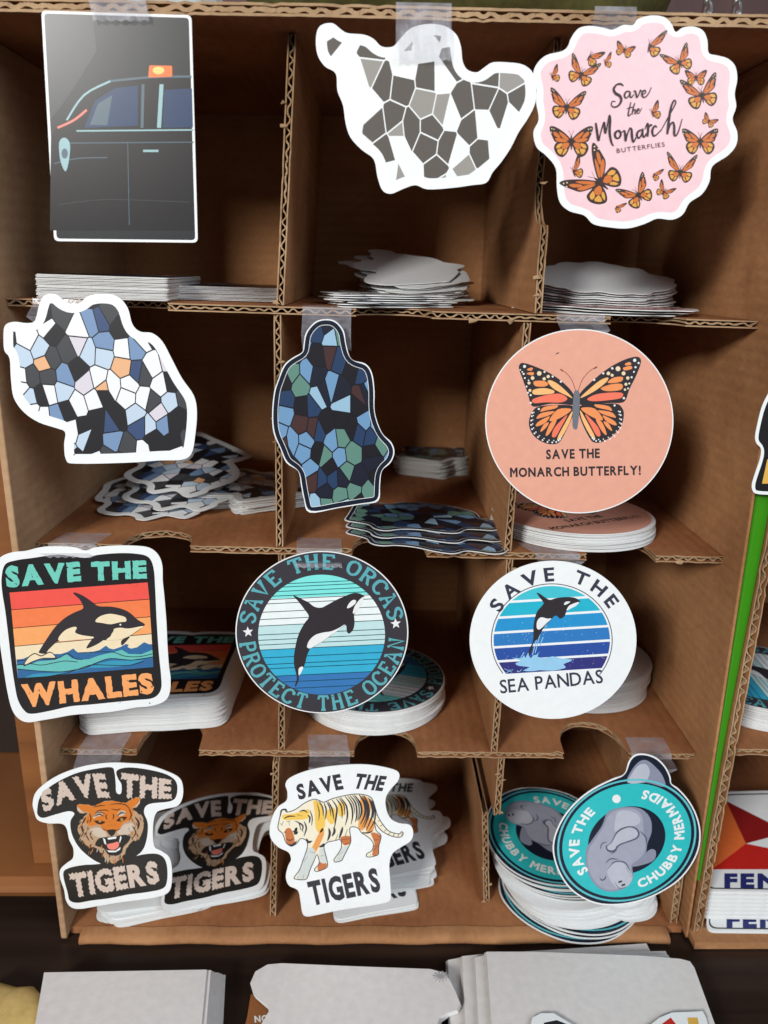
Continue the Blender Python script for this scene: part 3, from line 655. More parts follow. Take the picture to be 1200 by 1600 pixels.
def butterfly(cx, cy, size, rot, kind, up=0.5):
    """monarch in outline: dark wings with orange and yellow cells; size = wingspan"""
    a = Pic(); c, s_ = math.cos(math.radians(rot)), math.sin(math.radians(rot)); k = size/2.0
    def T(P, mir=1): return E8([(cx+k*((x*mir)*c+y*s_), cy+k*(-(x*mir)*s_+y*c)) for x, y in P])
    lift = up
    def W(P): return [(x, y-(x*lift*0.75)+0.05) for x, y in P]
    fw = [(0.03, -0.12), (0.35, -0.42), (0.72, -0.62), (0.95, -0.62), (0.97, -0.45), (0.84, -0.12), (0.72, 0.06), (0.4, 0.10), (0.05, 0.06)]
    hw = [(0.03, 0.0), (0.45, 0.06), (0.70, 0.14), (0.78, 0.38), (0.64, 0.66), (0.40, 0.76), (0.20, 0.58), (0.06, 0.26)]
    cells_f = [([(0.12, -0.12), (0.36, -0.33), (0.56, -0.40), (0.42, -0.18), (0.2, -0.06)], 'wing_orange'), ([(0.5, -0.2), (0.66, -0.36), (0.80, -0.38), (0.76, -0.22), (0.56, -0.12)], 'wing_orange'), ([(0.16, -0.02), (0.44, -0.12), (0.72, -0.10), (0.64, 0.03), (0.36, 0.05)], 'wing_orange')]
    cells_h = [([(0.10, 0.12), (0.34, 0.12), (0.44, 0.3), (0.32, 0.4), (0.16, 0.3)], 'wing_orange'), ([(0.40, 0.14), (0.62, 0.2), (0.68, 0.36), (0.52, 0.34)], 'wing_yellow'), ([(0.18, 0.38), (0.32, 0.44), (0.4, 0.66), (0.28, 0.58)], 'wing_yellow'), ([(0.38, 0.4), (0.5, 0.38), (0.64, 0.44), (0.56, 0.6), (0.46, 0.62)], 'wing_yellow')]
    for mir in ((1, -1) if kind == 'open' else (1,)):
        a.blob(T(W(fw), mir), 'wing_black', 1); a.blob(T([(x, y-x*lift*0.3) for x, y in hw], mir), 'wing_black', 0)
        for P, mt in cells_f: a.blob(T(W(P), mir), mt, 2)
        for P, mt in cells_h: a.blob(T([(x, y-x*lift*0.3) for x, y in P], mir), mt, 3)
        for x, y in ((0.88, -0.52), (0.78, -0.5), (0.9, -0.35)):
            if size > 150: a.dot(*T(W([(x, y)]), mir)[0], k*0.028/3.871, 'b_cream', 4)
    a.stroke(T([(0, -0.22), (0.0, 0.1), (0.0, 0.42)]), k*0.10/3.871, 'wing_black', 5, taper=(0.5, 0.3))
    if size > 100:
        a.stroke(T([(0, -0.2), (0.07, -0.36), (0.12, -0.46)]), 0.5, 'wing_black', 5); a.stroke(T([(0, -0.2), (-0.07, -0.36), (-0.12, -0.46)]), 0.5, 'wing_black', 5)
    return a
for cx, cy, sz, rot, kd, u in ((175, 530, 222, -6, 'open', .55), (203, 735, 268, 0, 'open', .1), (372, 985, 330, 50, 'open', .75), (607, 1062, 205, 33, 'open', .6), (862, 925, 190, -6, 'open', .9), (982, 735, 224, 0, 'open', .1),
        (992, 460, 230, 12, 'open', .65), (956, 350, 138, 0, 'open', .05), (856, 262, 186, 24, 'open', .6), (672, 165, 190, -10, 'side', .9), (525, 185, 122, -18, 'open', .1), (312, 225, 150, -30, 'side', .5), (405, 265, 105, 10, 'side', .8),
        (262, 335, 190, -20, 'open', .75), (85, 350, 120, 20, 'side', .7), (215, 925, 150, 20, 'side', 1.0), (475, 1135, 92, -30, 'side', .8), (700, 940, 100, -20, 'side', .7), (762, 1045, 110, -32, 'open', .7), (1036, 615, 96, -30, 'open', .2), (690, 570, 130, 20, 'side', .6)):
    S5.part('butterfly', butterfly(cx, cy, sz, rot, kd, u))
a = Pic()
for P in ([(518, 405, 4), (500, 393, 9), (475, 398, 6), (458, 425, 10), (470, 450, 12), (495, 465, 12), (504, 492, 10), (488, 522, 7), (462, 533, 6), (444, 520, 5), (450, 498, 4), (470, 500, 3)],
          [(556, 440, 5), (536, 438, 6), (523, 460, 8), (531, 478, 6), (548, 466, 4), (558, 440, 5), (556, 465, 8), (565, 475, 5), (580, 455, 3)], [(578, 440, 4), (588, 436, 7), (594, 458, 8), (598, 475, 6), (612, 452, 4), (620, 430, 6), (626, 440, 4)],
          [(628, 460, 4), (650, 446, 4), (648, 432, 6), (634, 438, 7), (629, 462, 8), (645, 474, 5), (668, 452, 4), (686, 412, 3)],
          [(562, 503, 4), (552, 545, 5), (545, 580, 6), (552, 586, 4), (562, 572, 3)], [(538, 542, 3), (572, 532, 4)], [(586, 508, 4), (577, 535, 5), (568, 578, 5)], [(568, 574, 3), (580, 549, 4), (589, 551, 5), (586, 572, 5), (594, 570, 3)],
          [(598, 562, 3), (612, 550, 4), (608, 542, 5), (598, 552, 5), (600, 568, 5), (612, 568, 3), (628, 538, 3)],
          [(350, 628, 8), (357, 680, 11), (366, 735, 9), (376, 700, 5), (393, 640, 5), (402, 626, 8), (403, 660, 10), (408, 692, 7), (420, 640, 5), (432, 582, 6), (437, 610, 10), (433, 680, 11), (444, 745, 9), (458, 768, 4)],
          [(484, 674, 5), (468, 688, 10), (468, 712, 10), (485, 722, 6), (500, 702, 9), (496, 678, 7), (482, 674, 4), (500, 688, 4), (522, 672, 4)], [(522, 672, 6), (528, 700, 11), (530, 738, 8), (540, 700, 5), (555, 662, 6), (566, 668, 9), (568, 705, 11), (576, 744, 8), (594, 715, 4)],
          [(626, 670, 6), (606, 680, 8), (598, 705, 10), (610, 720, 7), (625, 700, 5), (634, 662, 6), (632, 698, 10), (642, 714, 7), (656, 690, 4)], [(646, 668, 3), (658, 640, 6), (664, 634, 9), (666, 670, 10), (662, 712, 8)], [(663, 690, 3), (672, 655, 5), (682, 640, 8), (690, 646, 6)],
          [(718, 655, 8), (706, 646, 6), (691, 675, 10), (698, 705, 9), (716, 700, 5), (745, 670, 4)], [(742, 678, 3), (790, 590, 4), (828, 520, 5), (832, 498, 6), (820, 495, 6), (802, 545, 9), (788, 640, 11), (782, 696, 9)], [(782, 694, 4), (800, 640, 6), (818, 626, 8), (824, 655, 10), (824, 698, 10), (836, 704, 6), (852, 672, 5), (872, 604, 3)]):
    a.stroke([(x, y, w/3.871*1.45) for (x, y), w in zip(E8([p[:2] for p in P]), [p[2] for p in P])], 1, 'script', 6)
S5.part('lettering', a); a = Pic()
lay_text(a, 'BUTTERFLIES', line_map(*E8([(478, 810), (768, 770)]), 27/3.871), 'script', 6, 0.0, 0.28)
S5.part('lettering', a)
S5.place('butterfly_sticker', 'pink scalloped sticker reading Save the Monarch Butterflies, taped to the box top')

# 6 salmon disc with one large butterfly
E1 = lambda P: cr(780, 500, 4.138, P)
S6 = Sticker(ell(905, 658, 147, 144, 96), HANG, .05)
S6.part('print_panel', Pic().poly(ell(905, 658, 145.3, 142.3, 96), 'salmon'))
a = Pic()
for P in ([(130, 290), (155, 277), (230, 300), (330, 345), (420, 410), (480, 480), (482, 545), (420, 545), (330, 542), (240, 560), (205, 548), (185, 480), (150, 380), (128, 320)], [(518, 480), (600, 395), (700, 315), (800, 260), (880, 237), (912, 250), (912, 290), (880, 370), (840, 450), (820, 510), (790, 535), (700, 537), (600, 548), (518, 545)],
          [(477, 558), (400, 548), (260, 558), (215, 590), (192, 650), (200, 710), (240, 765), (310, 800), (370, 800), (400, 775), (440, 700), (477, 610)], [(518, 558), (600, 545), (750, 540), (795, 570), (805, 620), (785, 690), (730, 750), (660, 790), (610, 790), (585, 765), (545, 690), (516, 610)]):
    a.blob(E1(P), 'b_black', 0)
LO = ([(265, 592), (290, 562), (375, 551), (365, 570), (300, 585)], [(240, 636), (270, 602), (355, 589), (330, 612), (270, 632)], [(325, 643), (380, 577), (465, 575), (430, 612), (350, 652)], [(235, 680), (260, 652), (325, 622), (300, 662), (250, 686)], [(265, 716), (290, 672), (320, 662), (305, 692), (275, 719)], [(300, 741), (330, 667), (370, 647), (345, 702), (315, 743)], [(340, 750), (360, 692), (440, 612), (400, 692), (365, 753)], [(375, 765), (405, 702), (470, 590), (462, 642), (430, 712), (395, 766)])
for k, P in enumerate(LO):
    mt = 'b_orange' if k < 6 else ('b_red' if k == 6 else 'b_yellow')
    a.blob(E1(P), mt, 1); a.blob(E1([(994-x, y-6) for x, y in P]), mt, 1)
for P, mt in (([(315, 390), (345, 394), (400, 430), (472, 502), (440, 490), (360, 450), (320, 412)], 'b_yellow'), ([(225, 396), (290, 394), (316, 415), (290, 430), (232, 426)], 'b_orange'), ([(220, 452), (290, 440), (352, 456), (340, 476), (228, 482)], 'b_yellow'), ([(216, 512), (300, 486), (390, 476), (440, 508), (400, 532), (300, 532), (225, 537)], 'b_red'),
              ([(178, 322), (200, 308), (218, 312), (205, 328)], 'b_orange'), ([(176, 347), (200, 337), (224, 340), (215, 358)], 'b_orange'), ([(524, 500), (600, 430), (660, 385), (703, 372), (692, 400), (630, 450), (560, 490)], 'b_yellow'), ([(700, 402), (740, 372), (796, 368), (790, 396), (730, 408)], 'b_orange'),
              ([(655, 442), (720, 416), (792, 414), (786, 450), (700, 460)], 'b_orange'), ([(568, 512), (620, 482), (700, 470), (790, 470), (796, 495), (760, 511), (620, 525)], 'b_red'), ([(812, 283), (842, 271), (852, 288), (820, 294)], 'b_orange'), ([(802, 308), (850, 297), (856, 315), (810, 326)], 'b_orange')):
    a.blob(E1(P), mt, 1)
for x, y, r in ((163, 300, 10), (292, 335, 7), (345, 365, 7), (398, 398, 7), (157, 348, 7), (135, 322, 5), (165, 375, 6), (176, 430, 6), (185, 470, 6), (203, 485, 7), (203, 535, 7), (189, 390, 5), (148, 335, 5), (875, 260, 11), (730, 312, 8), (672, 345, 7), (613, 387, 7), (900, 278, 7), (880, 305, 7), (870, 335, 6), (855, 370, 7), (840, 410, 6), (832, 442, 6), (805, 505, 8), (745, 552, 7), (255, 575, 7)):
    a.dot(*E1([(x, y)])[0], r/4.138, 'star_white', 2, 8)
for x, y, r in ((258, 345, 15), (215, 375, 12), (192, 407, 10), (198, 455, 10), (290, 380, 11), (316, 365, 11), (767, 315, 16), (803, 345, 13), (705, 345, 12), (729, 357, 10), (830, 375, 11), (818, 415, 10), (812, 450, 8)):
    a.dot(*E1([(x, y)])[0], r/4.138, 'b_cream', 2, 10)
lp = spline([(214, 600), (206, 650), (212, 705), (250, 757), (312, 788), (368, 788), (392, 770)], 4, False)
for i, (x, y) in enumerate(lp[::2]):
    for dx, rr in ((0, 6), (16, 4.2)):
        X_, Y_ = x+dx*0.6, y-dx*(0.2+1.6*i/len(lp)); a.dot(*E1([(X_, Y_)])[0], rr/4.138, 'star_white', 2, 7); a.dot(*E1([(994-X_, Y_-7)])[0], rr/4.138, 'star_white', 2, 7)
a.stroke(E1([(492, 455), (470, 390), (435, 345), (400, 322)]), 0.9, 'ant', 2); a.stroke(E1([(510, 455), (540, 380), (590, 325), (630, 305)]), 0.9, 'ant', 2)
a.stroke(E1([(412, 330), (395, 318)]), 2, 'ant', 2); a.stroke(E1([(610, 314), (632, 303)]), 2, 'b_black', 2); a.stroke(E1([(366, 220), (386, 210)]), 1.4, 'b_black', 2)
a.blob(E1([(487, 458), (512, 458), (520, 500), (518, 570), (512, 640), (503, 700), (488, 706), (475, 690), (472, 620), (475, 540), (480, 490)]), 'b_body', 4)
S6.part('butterfly', a)
a = Pic()
lay_text(a, 'SAVE THE', line_map(*E1([(303, 900), (650, 892)]), 64/4.138), 'b_black', 1, 0.036, 0.13)
S6.part('lettering', a); a = Pic()
lay_text(a, 'MONARCH BUTTERFLY!', line_map(*E1([(70, 1016), (915, 1001)]), 62/4.138), 'b_black', 1, 0.036, 0.13)
S6.part('lettering', a)
S6.place('butterfly_sticker', 'salmon pink round sticker with one large monarch butterfly, taped to the top shelf')

# 7 SAVE THE WHALES
D1 = lambda P: cr(0, 820, 3.0, P)
E4 = lambda P: cr(0, 900, 4.615, P)
o7 = spline(D1([(-32, 260), (-25, 195), (5, 150), (60, 128), (120, 122), (190, 105), (260, 100), (350, 105), (400, 120), (450, 105), (540, 97), (640, 98), (702, 108), (742, 140), (761, 190), (763, 260), (770, 330), (780, 450), (785, 560), (792, 660), (800, 720), (795, 790), (765, 830), (700, 850), (640, 855), (560, 870), (480, 880), (400, 885), (330, 892), (260, 905), (200, 915), (130, 925), (85, 905), (55, 860), (35, 780), (20, 690), (5, 590), (-10, 480), (-22, 370)]), 4)
S7 = Sticker(o7, HANG-0.001)
S7.part('print_panel', Pic().blob(D1([(8, 250), (25, 185), (80, 165), (150, 155), (260, 140), (330, 145), (400, 154), (460, 140), (560, 132), (640, 135), (695, 150), (720, 200), (728, 300), (735, 450), (745, 600), (755, 700), (755, 770), (720, 810), (640, 820), (540, 830), (420, 842), (330, 850), (240, 870), (150, 885), (115, 870), (85, 820), (70, 750), (55, 650), (40, 520), (25, 400), (12, 320)]), 'black'))
L_, R_ = [(70, 118), (84, 240), (96, 372), (108, 503), (130, 735)], [(1065, 45), (1078, 163), (1085, 290), (1093, 413), (1107, 655)]
for k, mt in enumerate(('whale_red', 'whale_orange', 'whale_amber', 'whale_cream')):
    S7.part('stripe', Pic().poly(E4([(L_[k][0], L_[k][1]+(5 if k else 0)), (R_[k][0], R_[k][1]+(5 if k else 0)), R_[k+1], L_[k+1]]), mt, 1))
a = Pic().poly(E4([(121, 600), (170, 595), (215, 575), (260, 585), (330, 562), (440, 560), (490, 545), (530, 520), (545, 535), (565, 552), (640, 552), (720, 532), (765, 500), (790, 520), (820, 527), (870, 510), (910, 488), (930, 495), (920, 510), (945, 522), (990, 512), (1040, 475), (1075, 490), (1097, 490), (1107, 655), (130, 735)]), 'sea_blue', 2)
a.poly(E4([(122, 640), (200, 640), (280, 612), (400, 602), (480, 560), (520, 590), (560, 602), (640, 598), (720, 570), (820, 547), (880, 530), (930, 560), (1020, 562), (1100, 530), (1103, 580), (950, 602), (800, 590), (700, 620), (600, 662), (450, 687), (300, 682), (125, 665)]), 'sea_teal', 3)
a.poly(E4([(300, 700), (480, 692), (620, 665), (720, 625), (800, 607), (950, 607), (1050, 602), (930, 642), (800, 657), (650, 660), (500, 695), (380, 718), (180, 731), (240, 705)]), 'sea_mid', 4)
for P in ([(122, 612), (200, 600), (260, 588), (340, 600), (420, 590), (490, 558), (540, 592), (600, 600)], [(122, 640), (220, 630), (300, 640), (400, 622), (470, 610), (560, 618)], [(125, 668), (300, 684), (450, 688), (600, 663), (700, 622), (800, 592), (950, 604), (1103, 580)], [(560, 552), (700, 545), (820, 548), (900, 575), (1000, 580), (1100, 560)], [(300, 730), (500, 692), (650, 640), (760, 640), (930, 642), (1040, 612)]):
    a.stroke(E4(P), 1.1, 'black', 5)
S7.part('sea', a)
a = Pic().poly(spline(E4([(530, 122), (546, 117), (600, 140), (660, 180), (712, 215), (800, 218), (880, 235), (940, 265), (990, 310), (1042, 342), (1040, 356), (1000, 390), (930, 435), (860, 457), (780, 462), (700, 455), (560, 448), (430, 467), (400, 482), (350, 530), (330, 557), (285, 552), (290, 530), (340, 450), (400, 365), (470, 300), (540, 260), (596, 236), (600, 210), (575, 165), (545, 138)]), 3), 'orca_black', 6)
a.blob(E4([(425, 442), (470, 390), (530, 365), (556, 370), (545, 405), (600, 425), (675, 436), (660, 450), (560, 456), (440, 467)]), 'whale_cream', 7)
a.blob(E4([(820, 382), (870, 370), (930, 376), (1035, 358), (1000, 386), (930, 432), (860, 456), (780, 461), (772, 452), (800, 430)]), 'whale_cream', 7)
a.blob(E4([(690, 326), (720, 290), (790, 270), (860, 280), (906, 296), (910, 325), (870, 330), (800, 345), (740, 336)]), 'whale_cream', 7)
a.blob(E4([(680, 392), (720, 380), (815, 376), (810, 410), (760, 450), (700, 490), (640, 516), (626, 512), (660, 460), (690, 430)]), 'orca_black', 8)
a.blob(E4([(880, 460), (936, 434), (910, 470), (880, 497)]), 'orca_black', 8)
a.blob(E4([(173, 648), (198, 590), (250, 553), (300, 570), (360, 543), (395, 565), (408, 592), (350, 592), (300, 597), (240, 617)]), 'orca_black', 7)
a.blob(E4([(182, 635), (205, 592), (252, 560), (300, 577), (362, 550), (392, 570), (398, 586), (350, 586), (300, 590), (240, 610)]), 'whale_cream', 8)
a.dot(*E4([(870, 348)])[0], 1.5, 'star_white', 9, 8)
S7.part('orca', a)
a = Pic()
lay_text(a, 'SAVE', line_map(*D1([(33, 295), (383, 262)]), 105/3, 92/3), 'whale_teal', 1, 0.06, 0.07, rough=(0.018, 0.1, False))
S7.part('lettering', a); a = Pic()
lay_text(a, 'THE', line_map(*D1([(432, 262), (690, 250)]), 92/3, 86/3), 'whale_teal', 1, 0.06, 0.09, rough=(0.018, 0.1, False), seed=2)
S7.part('lettering', a, 'teal rough capitals')
a = Pic(); lay_text(a, 'WHALES', line_map(*D1([(112, 856), (726, 788)]), 112/3, 100/3), 'whale_amber', 1, 0.06, 0.07, rough=(0.018, 0.1, False), seed=3)
S7.part('lettering', a, 'orange rough capitals')
a = Pic(); rs = random.Random(4)
for i in range(60):
    x, y = (rs.uniform(45, 690), rs.uniform(170, 285)) if i % 2 else (rs.uniform(110, 720), rs.uniform(700, 840)); a.dot(*D1([(x, y)])[0], rs.uniform(0.5, 1.4), 'black', 4, 5)
S7.part('print_speckle', a)
S7.place('whale_sticker', 'square white-bordered sticker of an orca above waves reading Save the Whales')

# 8 SAVE THE ORCAS
D2 = lambda P: cr(340, 820, 3.0, P)
E7 = lambda P: cr(440, 880, 6.667, P)
S8 = Sticker(ell(503, 987.5, 135, 126.7, 96), HANG, .03)
S8.part('print_panel', Pic().poly(ell(503, 987.5, 133.2, 125.2, 96), 'orca_ring'))
oc = D2([(487.5, 514)])[0]; orx, ory = 297/3, 281/3
lv = [(y-742)/624 for y in (118, 345, 622, 872, 1150, 1366)]
for k, mt in enumerate(('o_aqua', 'o_white', 'o_pale', 'o_sky', 'o_blue')):
    S8.part('stripe', Pic().poly(disc_band(*oc, orx, ory, lv[k] if k else -1, lv[k+1] if k < 4 else 1, -0.05), mt, 1))
a = Pic()
for y in (195, 228, 272, 318, 352, 395, 480, 555, 622, 715, 770, 820, 872, 955, 1025, 1070, 1150, 1215, 1285):
    v_ = (y-742)/624; a.poly(disc_band(*oc, orx, ory, v_-0.006, v_+0.006, -0.05), 'o_line', 2)
S8.part('stripe_line', a)
a = Pic().poly(spline(E7([(122, 338), (160, 345), (230, 380), (280, 405), (340, 450), (410, 461), (470, 435), (560, 385), (660, 340), (740, 310), (800, 310), (850, 333), (862, 350), (840, 400), (800, 470), (765, 522), (755, 540), (760, 620), (745, 690), (705, 730), (680, 710), (668, 640), (600, 690), (500, 760), (420, 820), (340, 865), (300, 885), (265, 960), (245, 1040), (225, 1090), (195, 1150), (178, 1175), (180, 1210), (150, 1278), (140, 1270), (160, 1200), (150, 1140), (130, 1050), (130, 960), (145, 860), (170, 760), (200, 690), (240, 620), (285, 555), (240, 480), (170, 390)]), 3), 'orca_black', 3)
for P in ([(265, 860), (290, 800), (350, 745), (430, 720), (520, 705), (600, 670), (660, 632), (600, 688), (500, 757), (420, 817), (340, 862), (300, 883), (275, 880)], [(858, 352), (835, 420), (790, 490), (757, 522), (742, 510), (760, 450), (800, 390), (840, 354)], [(682, 465), (700, 420), (740, 382), (775, 385), (765, 420), (720, 455)], [(178, 1100), (200, 1077), (226, 1078), (213, 1120), (181, 1165)]):
    a.blob(E7(P), 'star_white', 4)
S8.part('orca', a)
cc = D2([(489, 503)])[0]
a = Pic()
lay_text(a, 'SAVE THE ORCAS', arc_map(cc, (135, 0), (0, -126.7), 0.79, 0.955, 172, 11), 'orca_letter', 1, slab=0.17, track=0.22, space=0.55)
S8.part('lettering', a)
a = Pic()
lay_text(a, 'PROTECT THE OCEAN', arc_map(cc, (135, 0), (0, -126.7), 0.955, 0.79, 188, 355), 'orca_letter', 1, slab=0.17, track=0.2, space=0.5)
S8.part('lettering', a)
def star(cx, cy, r, rot=0): return [(cx+(r if i % 2 == 0 else r*0.42)*math.sin(math.pi*i/5+rot), cy-(r if i % 2 == 0 else r*0.42)*math.cos(math.pi*i/5+rot)) for i in range(10)]
for x, y in ((143, 501), (835, 462)): S8.part('star', Pic().poly(star(*D2([(x, y)])[0], 8.6, -0.1), 'star_white', 1))
S8.place('orca_sticker', 'round black-rimmed sticker reading Save the Orcas Protect the Ocean, taped under the middle shelf')

# 9 SAVE THE SEA PANDAS
D3 = lambda P: cr(700, 820, 2.4, P)
E6 = lambda P: cr(760, 900, 6.0, P)
S9 = Sticker(ell(864, 999.5, 130.3, 123.5, 96), HANG, .06)
pc = E6([(612, 600)])[0]; prx, pry = 545/6, 508/6
tl_ = -0.065
lv = [(y-600)/508 for y in (92, 218, 360, 500, 635, 768, 900)]
for k in range(6):
    S9.part('stripe', Pic().poly(disc_band(*pc, prx, pry, lv[k]+(0.022 if k else -.01), lv[k+1]-0.022, tl_), 'p%d' % (k+1), 0))
rp = [(pc[0]+566/6*math.cos(t), pc[1]-528/6*math.sin(t)) for t in [math.radians(-38+i*(218+36)/60) for i in range(61)]]
S9.part('ring', Pic().stroke(rp, 1.3, 'ring_ink', 0, n=2))
a = Pic().blob(E6([(232, 764), (300, 768), (335, 762), (350, 738), (365, 765), (392, 715), (408, 770), (440, 740), (470, 735), (500, 700), (478, 755), (560, 765), (620, 750), (700, 770), (800, 780), (780, 800), (720, 825), (742, 858), (620, 885), (500, 880), (440, 890), (340, 885), (405, 852), (300, 840), (272, 815), (320, 790)]), 'splash', 3, 2)
for P in ([(320, 765), (352, 712)], [(398, 740), (432, 622)], [(430, 740), (470, 590)], [(455, 720), (510, 510)], [(500, 650), (530, 570)], [(545, 480), (565, 455)]): a.stroke(E6(P), 1.3, 'splash', 3, smooth=False)
rs = random.Random(6)
for i in range(90):
    t = rs.uniform(0, 6.28); r = rs.uniform(0.45, 0.95); a.dot(pc[0]+prx*r*math.cos(t), pc[1]+pry*(0.15+0.6*r*math.sin(t)), rs.uniform(0.25, 0.6), 'o_white', 2, 5)
for P in ([(168, 866), (200, 880), (250, 878)], [(180, 915), (210, 890), (240, 900)], [(290, 885), (310, 893), (330, 870)]): a.stroke(E6(P), 0.8, 'splash', 3)
S9.part('splash', a)
a = Pic().poly(spline(E6([(470, 155), (500, 165), (550, 200), (595, 222), (650, 205), (740, 195), (820, 200), (865, 223), (877, 240), (840, 262), (800, 292), (760, 322), (747, 332), (730, 375), (690, 398), (670, 380), (640, 370), (600, 412), (560, 452), (530, 492), (495, 560), (480, 590), (450, 607), (435, 640), (425, 690), (405, 742), (395, 735), (400, 690), (430, 620), (440, 560), (440, 480), (450, 410), (475, 330), (530, 265), (530, 240), (500, 200)]), 3), 'orca_black', 4)
for P in ([(470, 480), (475, 420), (510, 385), (570, 397), (608, 397), (560, 442), (520, 482), (490, 500)], [(750, 322), (770, 280), (810, 257), (868, 241), (840, 276), (790, 302)], [(725, 260), (745, 238), (785, 238), (765, 255), (735, 268)]): a.blob(E6(P), 'star_white', 5)
S9.part('orca', a)
a = Pic()
sc = D3([(400, 445)])[0]
lay_text(a, 'SAVE', arc_map(sc, (1, 0), (0, -1), 234/2.4, 288/2.4, 150.5, 90.5), 'ring_ink', 1, 0.03, 0.42)
S9.part('lettering', a); a = Pic()
lay_text(a, 'THE', arc_map(sc, (1, 0), (0, -1), 240/2.4, 292/2.4, 73, 33), 'ring_ink', 1, 0.03, 0.42)
S9.part('lettering', a); a = Pic()
lay_text(a, 'SEA PANDAS', line_map(*D3([(197, 632), (582, 592)]), 52/2.4), 'ring_ink', 1, 0.012, 0.1)
S9.part('lettering', a)
S9.place('orca_sticker', 'round white sticker of a leaping orca reading Save the Sea Pandas')

# 10 SAVE THE TIGERS, roaring head
D4 = lambda P: cr(0, 1150, 2.791, P)
E2 = lambda P: cr(90, 1220, 8.571, P)
o10 = spline(D4([(143, 290), (160, 240), (220, 190), (290, 155), (380, 128), (480, 116), (560, 118), (640, 125), (720, 150), (780, 180), (798, 220), (795, 272), (772, 305), (718, 318), (680, 336), (667, 400), (672, 478), (702, 500), (736, 525), (749, 570), (749, 640), (735, 680), (690, 700), (600, 715), (520, 725), (430, 740), (350, 753), (310, 745), (288, 715), (280, 670), (263, 620), (263, 582), (290, 555), (318, 532), (320, 490), (302, 450), (292, 405), (270, 382), (210, 380), (165, 365), (150, 330)]), 4)
S10 = Sticker(o10, HANG-0.001, .04)
a = Pic().blob(D4([(163, 320), (177, 262), (230, 212), (330, 162), (430, 140), (488, 136), (500, 160), (505, 205), (508, 245), (528, 250), (530, 210), (514, 182), (510, 150), (560, 136), (650, 146), (730, 168), (770, 202), (770, 258), (742, 284), (650, 296), (628, 330), (645, 380), (640, 450), (620, 500), (580, 532), (540, 557), (470, 562), (420, 546), (370, 510), (335, 470), (312, 420), (308, 370), (325, 338), (300, 327), (240, 342), (190, 356), (167, 345)]), 't_black', 0)
S10.part('print_panel', a)
S10.part('print_panel', Pic().blob(D4([(276, 600), (300, 575), (360, 562), (430, 557), (520, 542), (570, 530), (620, 516), (680, 512), (715, 530), (729, 570), (729, 630), (710, 664), (640, 680), (560, 690), (480, 706), (400, 716), (340, 726), (305, 716), (295, 680)]), 't_black', 1))
hd = [(265, 330), (300, 310), (450, 325), (480, 340), (560, 295), (680, 265), (800, 270), (900, 290), (1000, 240), (1070, 215), (1105, 240), (1100, 290), (1060, 350), (1000, 365), (1060, 420), (1130, 470), (1155, 560), (1140, 680), (1080, 780), (1000, 810), (940, 880), (880, 1000), (770, 1100), (690, 1082), (630, 1030), (560, 930), (480, 880), (430, 890), (340, 800), (290, 720), (280, 600), (340, 500), (400, 430), (310, 435), (270, 380)]
def jag(P, amp, seed):
    r = random.Random(seed); q = spline(P, 4); return [(x+r.uniform(-amp, amp), y+r.uniform(-amp, amp)) for x, y in q]
a = Pic().poly(E2(jag(hd, 9, 3)), 't_cream', 2)
a.blob(E2([(268, 330), (300, 312), (450, 327), (480, 342), (560, 298), (680, 268), (800, 273), (900, 293), (1000, 245), (1070, 220), (1100, 245), (1080, 300), (1000, 360), (1020, 420), (980, 520), (880, 560), (860, 640), (800, 670), (720, 660), (640, 670), (600, 640), (560, 580), (430, 600), (370, 520), (420, 420), (330, 400)]), 't_orange', 3)
for P in ([(480, 500), (500, 440), (560, 405), (610, 430), (590, 462), (540, 470)], [(820, 470), (810, 430), (860, 392), (915, 410), (900, 450)], [(275, 400), (270, 350), (310, 380), (350, 425)], [(1040, 345), (1090, 280), (1100, 250), (1100, 300)], [(440, 650), (560, 620), (660, 700), (640, 760), (520, 740)], [(800, 690), (880, 590), (1000, 560), (1020, 640), (940, 720), (850, 715)]): a.blob(E2(P), 't_white', 4)
a.blob(E2([(505, 840), (560, 765), (680, 745), (790, 735), (860, 720), (975, 720), (960, 800), (885, 880), (860, 960), (780, 1000), (680, 980), (620, 900), (530, 870)]), 't_black', 5)
a.blob(E2([(665, 850), (740, 828), (817, 812), (817, 880), (760, 916), (690, 905)]), 't_pink', 6)
for P in ([(610, 758), (640, 775), (658, 855), (628, 830)], [(828, 800), (846, 728), (860, 755), (836, 828)], [(670, 756), (792, 738), (786, 768), (680, 782)], [(645, 905), (670, 925), (780, 930), (845, 880), (840, 915), (780, 950), (690, 950)]): a.poly(E2(P), 'star_white', 7)
a.blob(E2([(663, 660), (725, 645), (782, 650), (775, 690), (738, 732), (700, 720)]), 't_black', 6)
for P in ([(495, 530), (560, 528), (640, 545), (600, 575), (540, 572)], [(790, 528), (840, 498), (930, 478), (900, 520), (840, 540)]): a.blob(E2(P), 't_dark', 6)
for P in ((570, 548), (862, 512)): a.dot(*E2([P])[0], 2.1, 'gold', 7, 8); a.dot(*E2([P])[0], 1.0, 't_black', 8, 6)
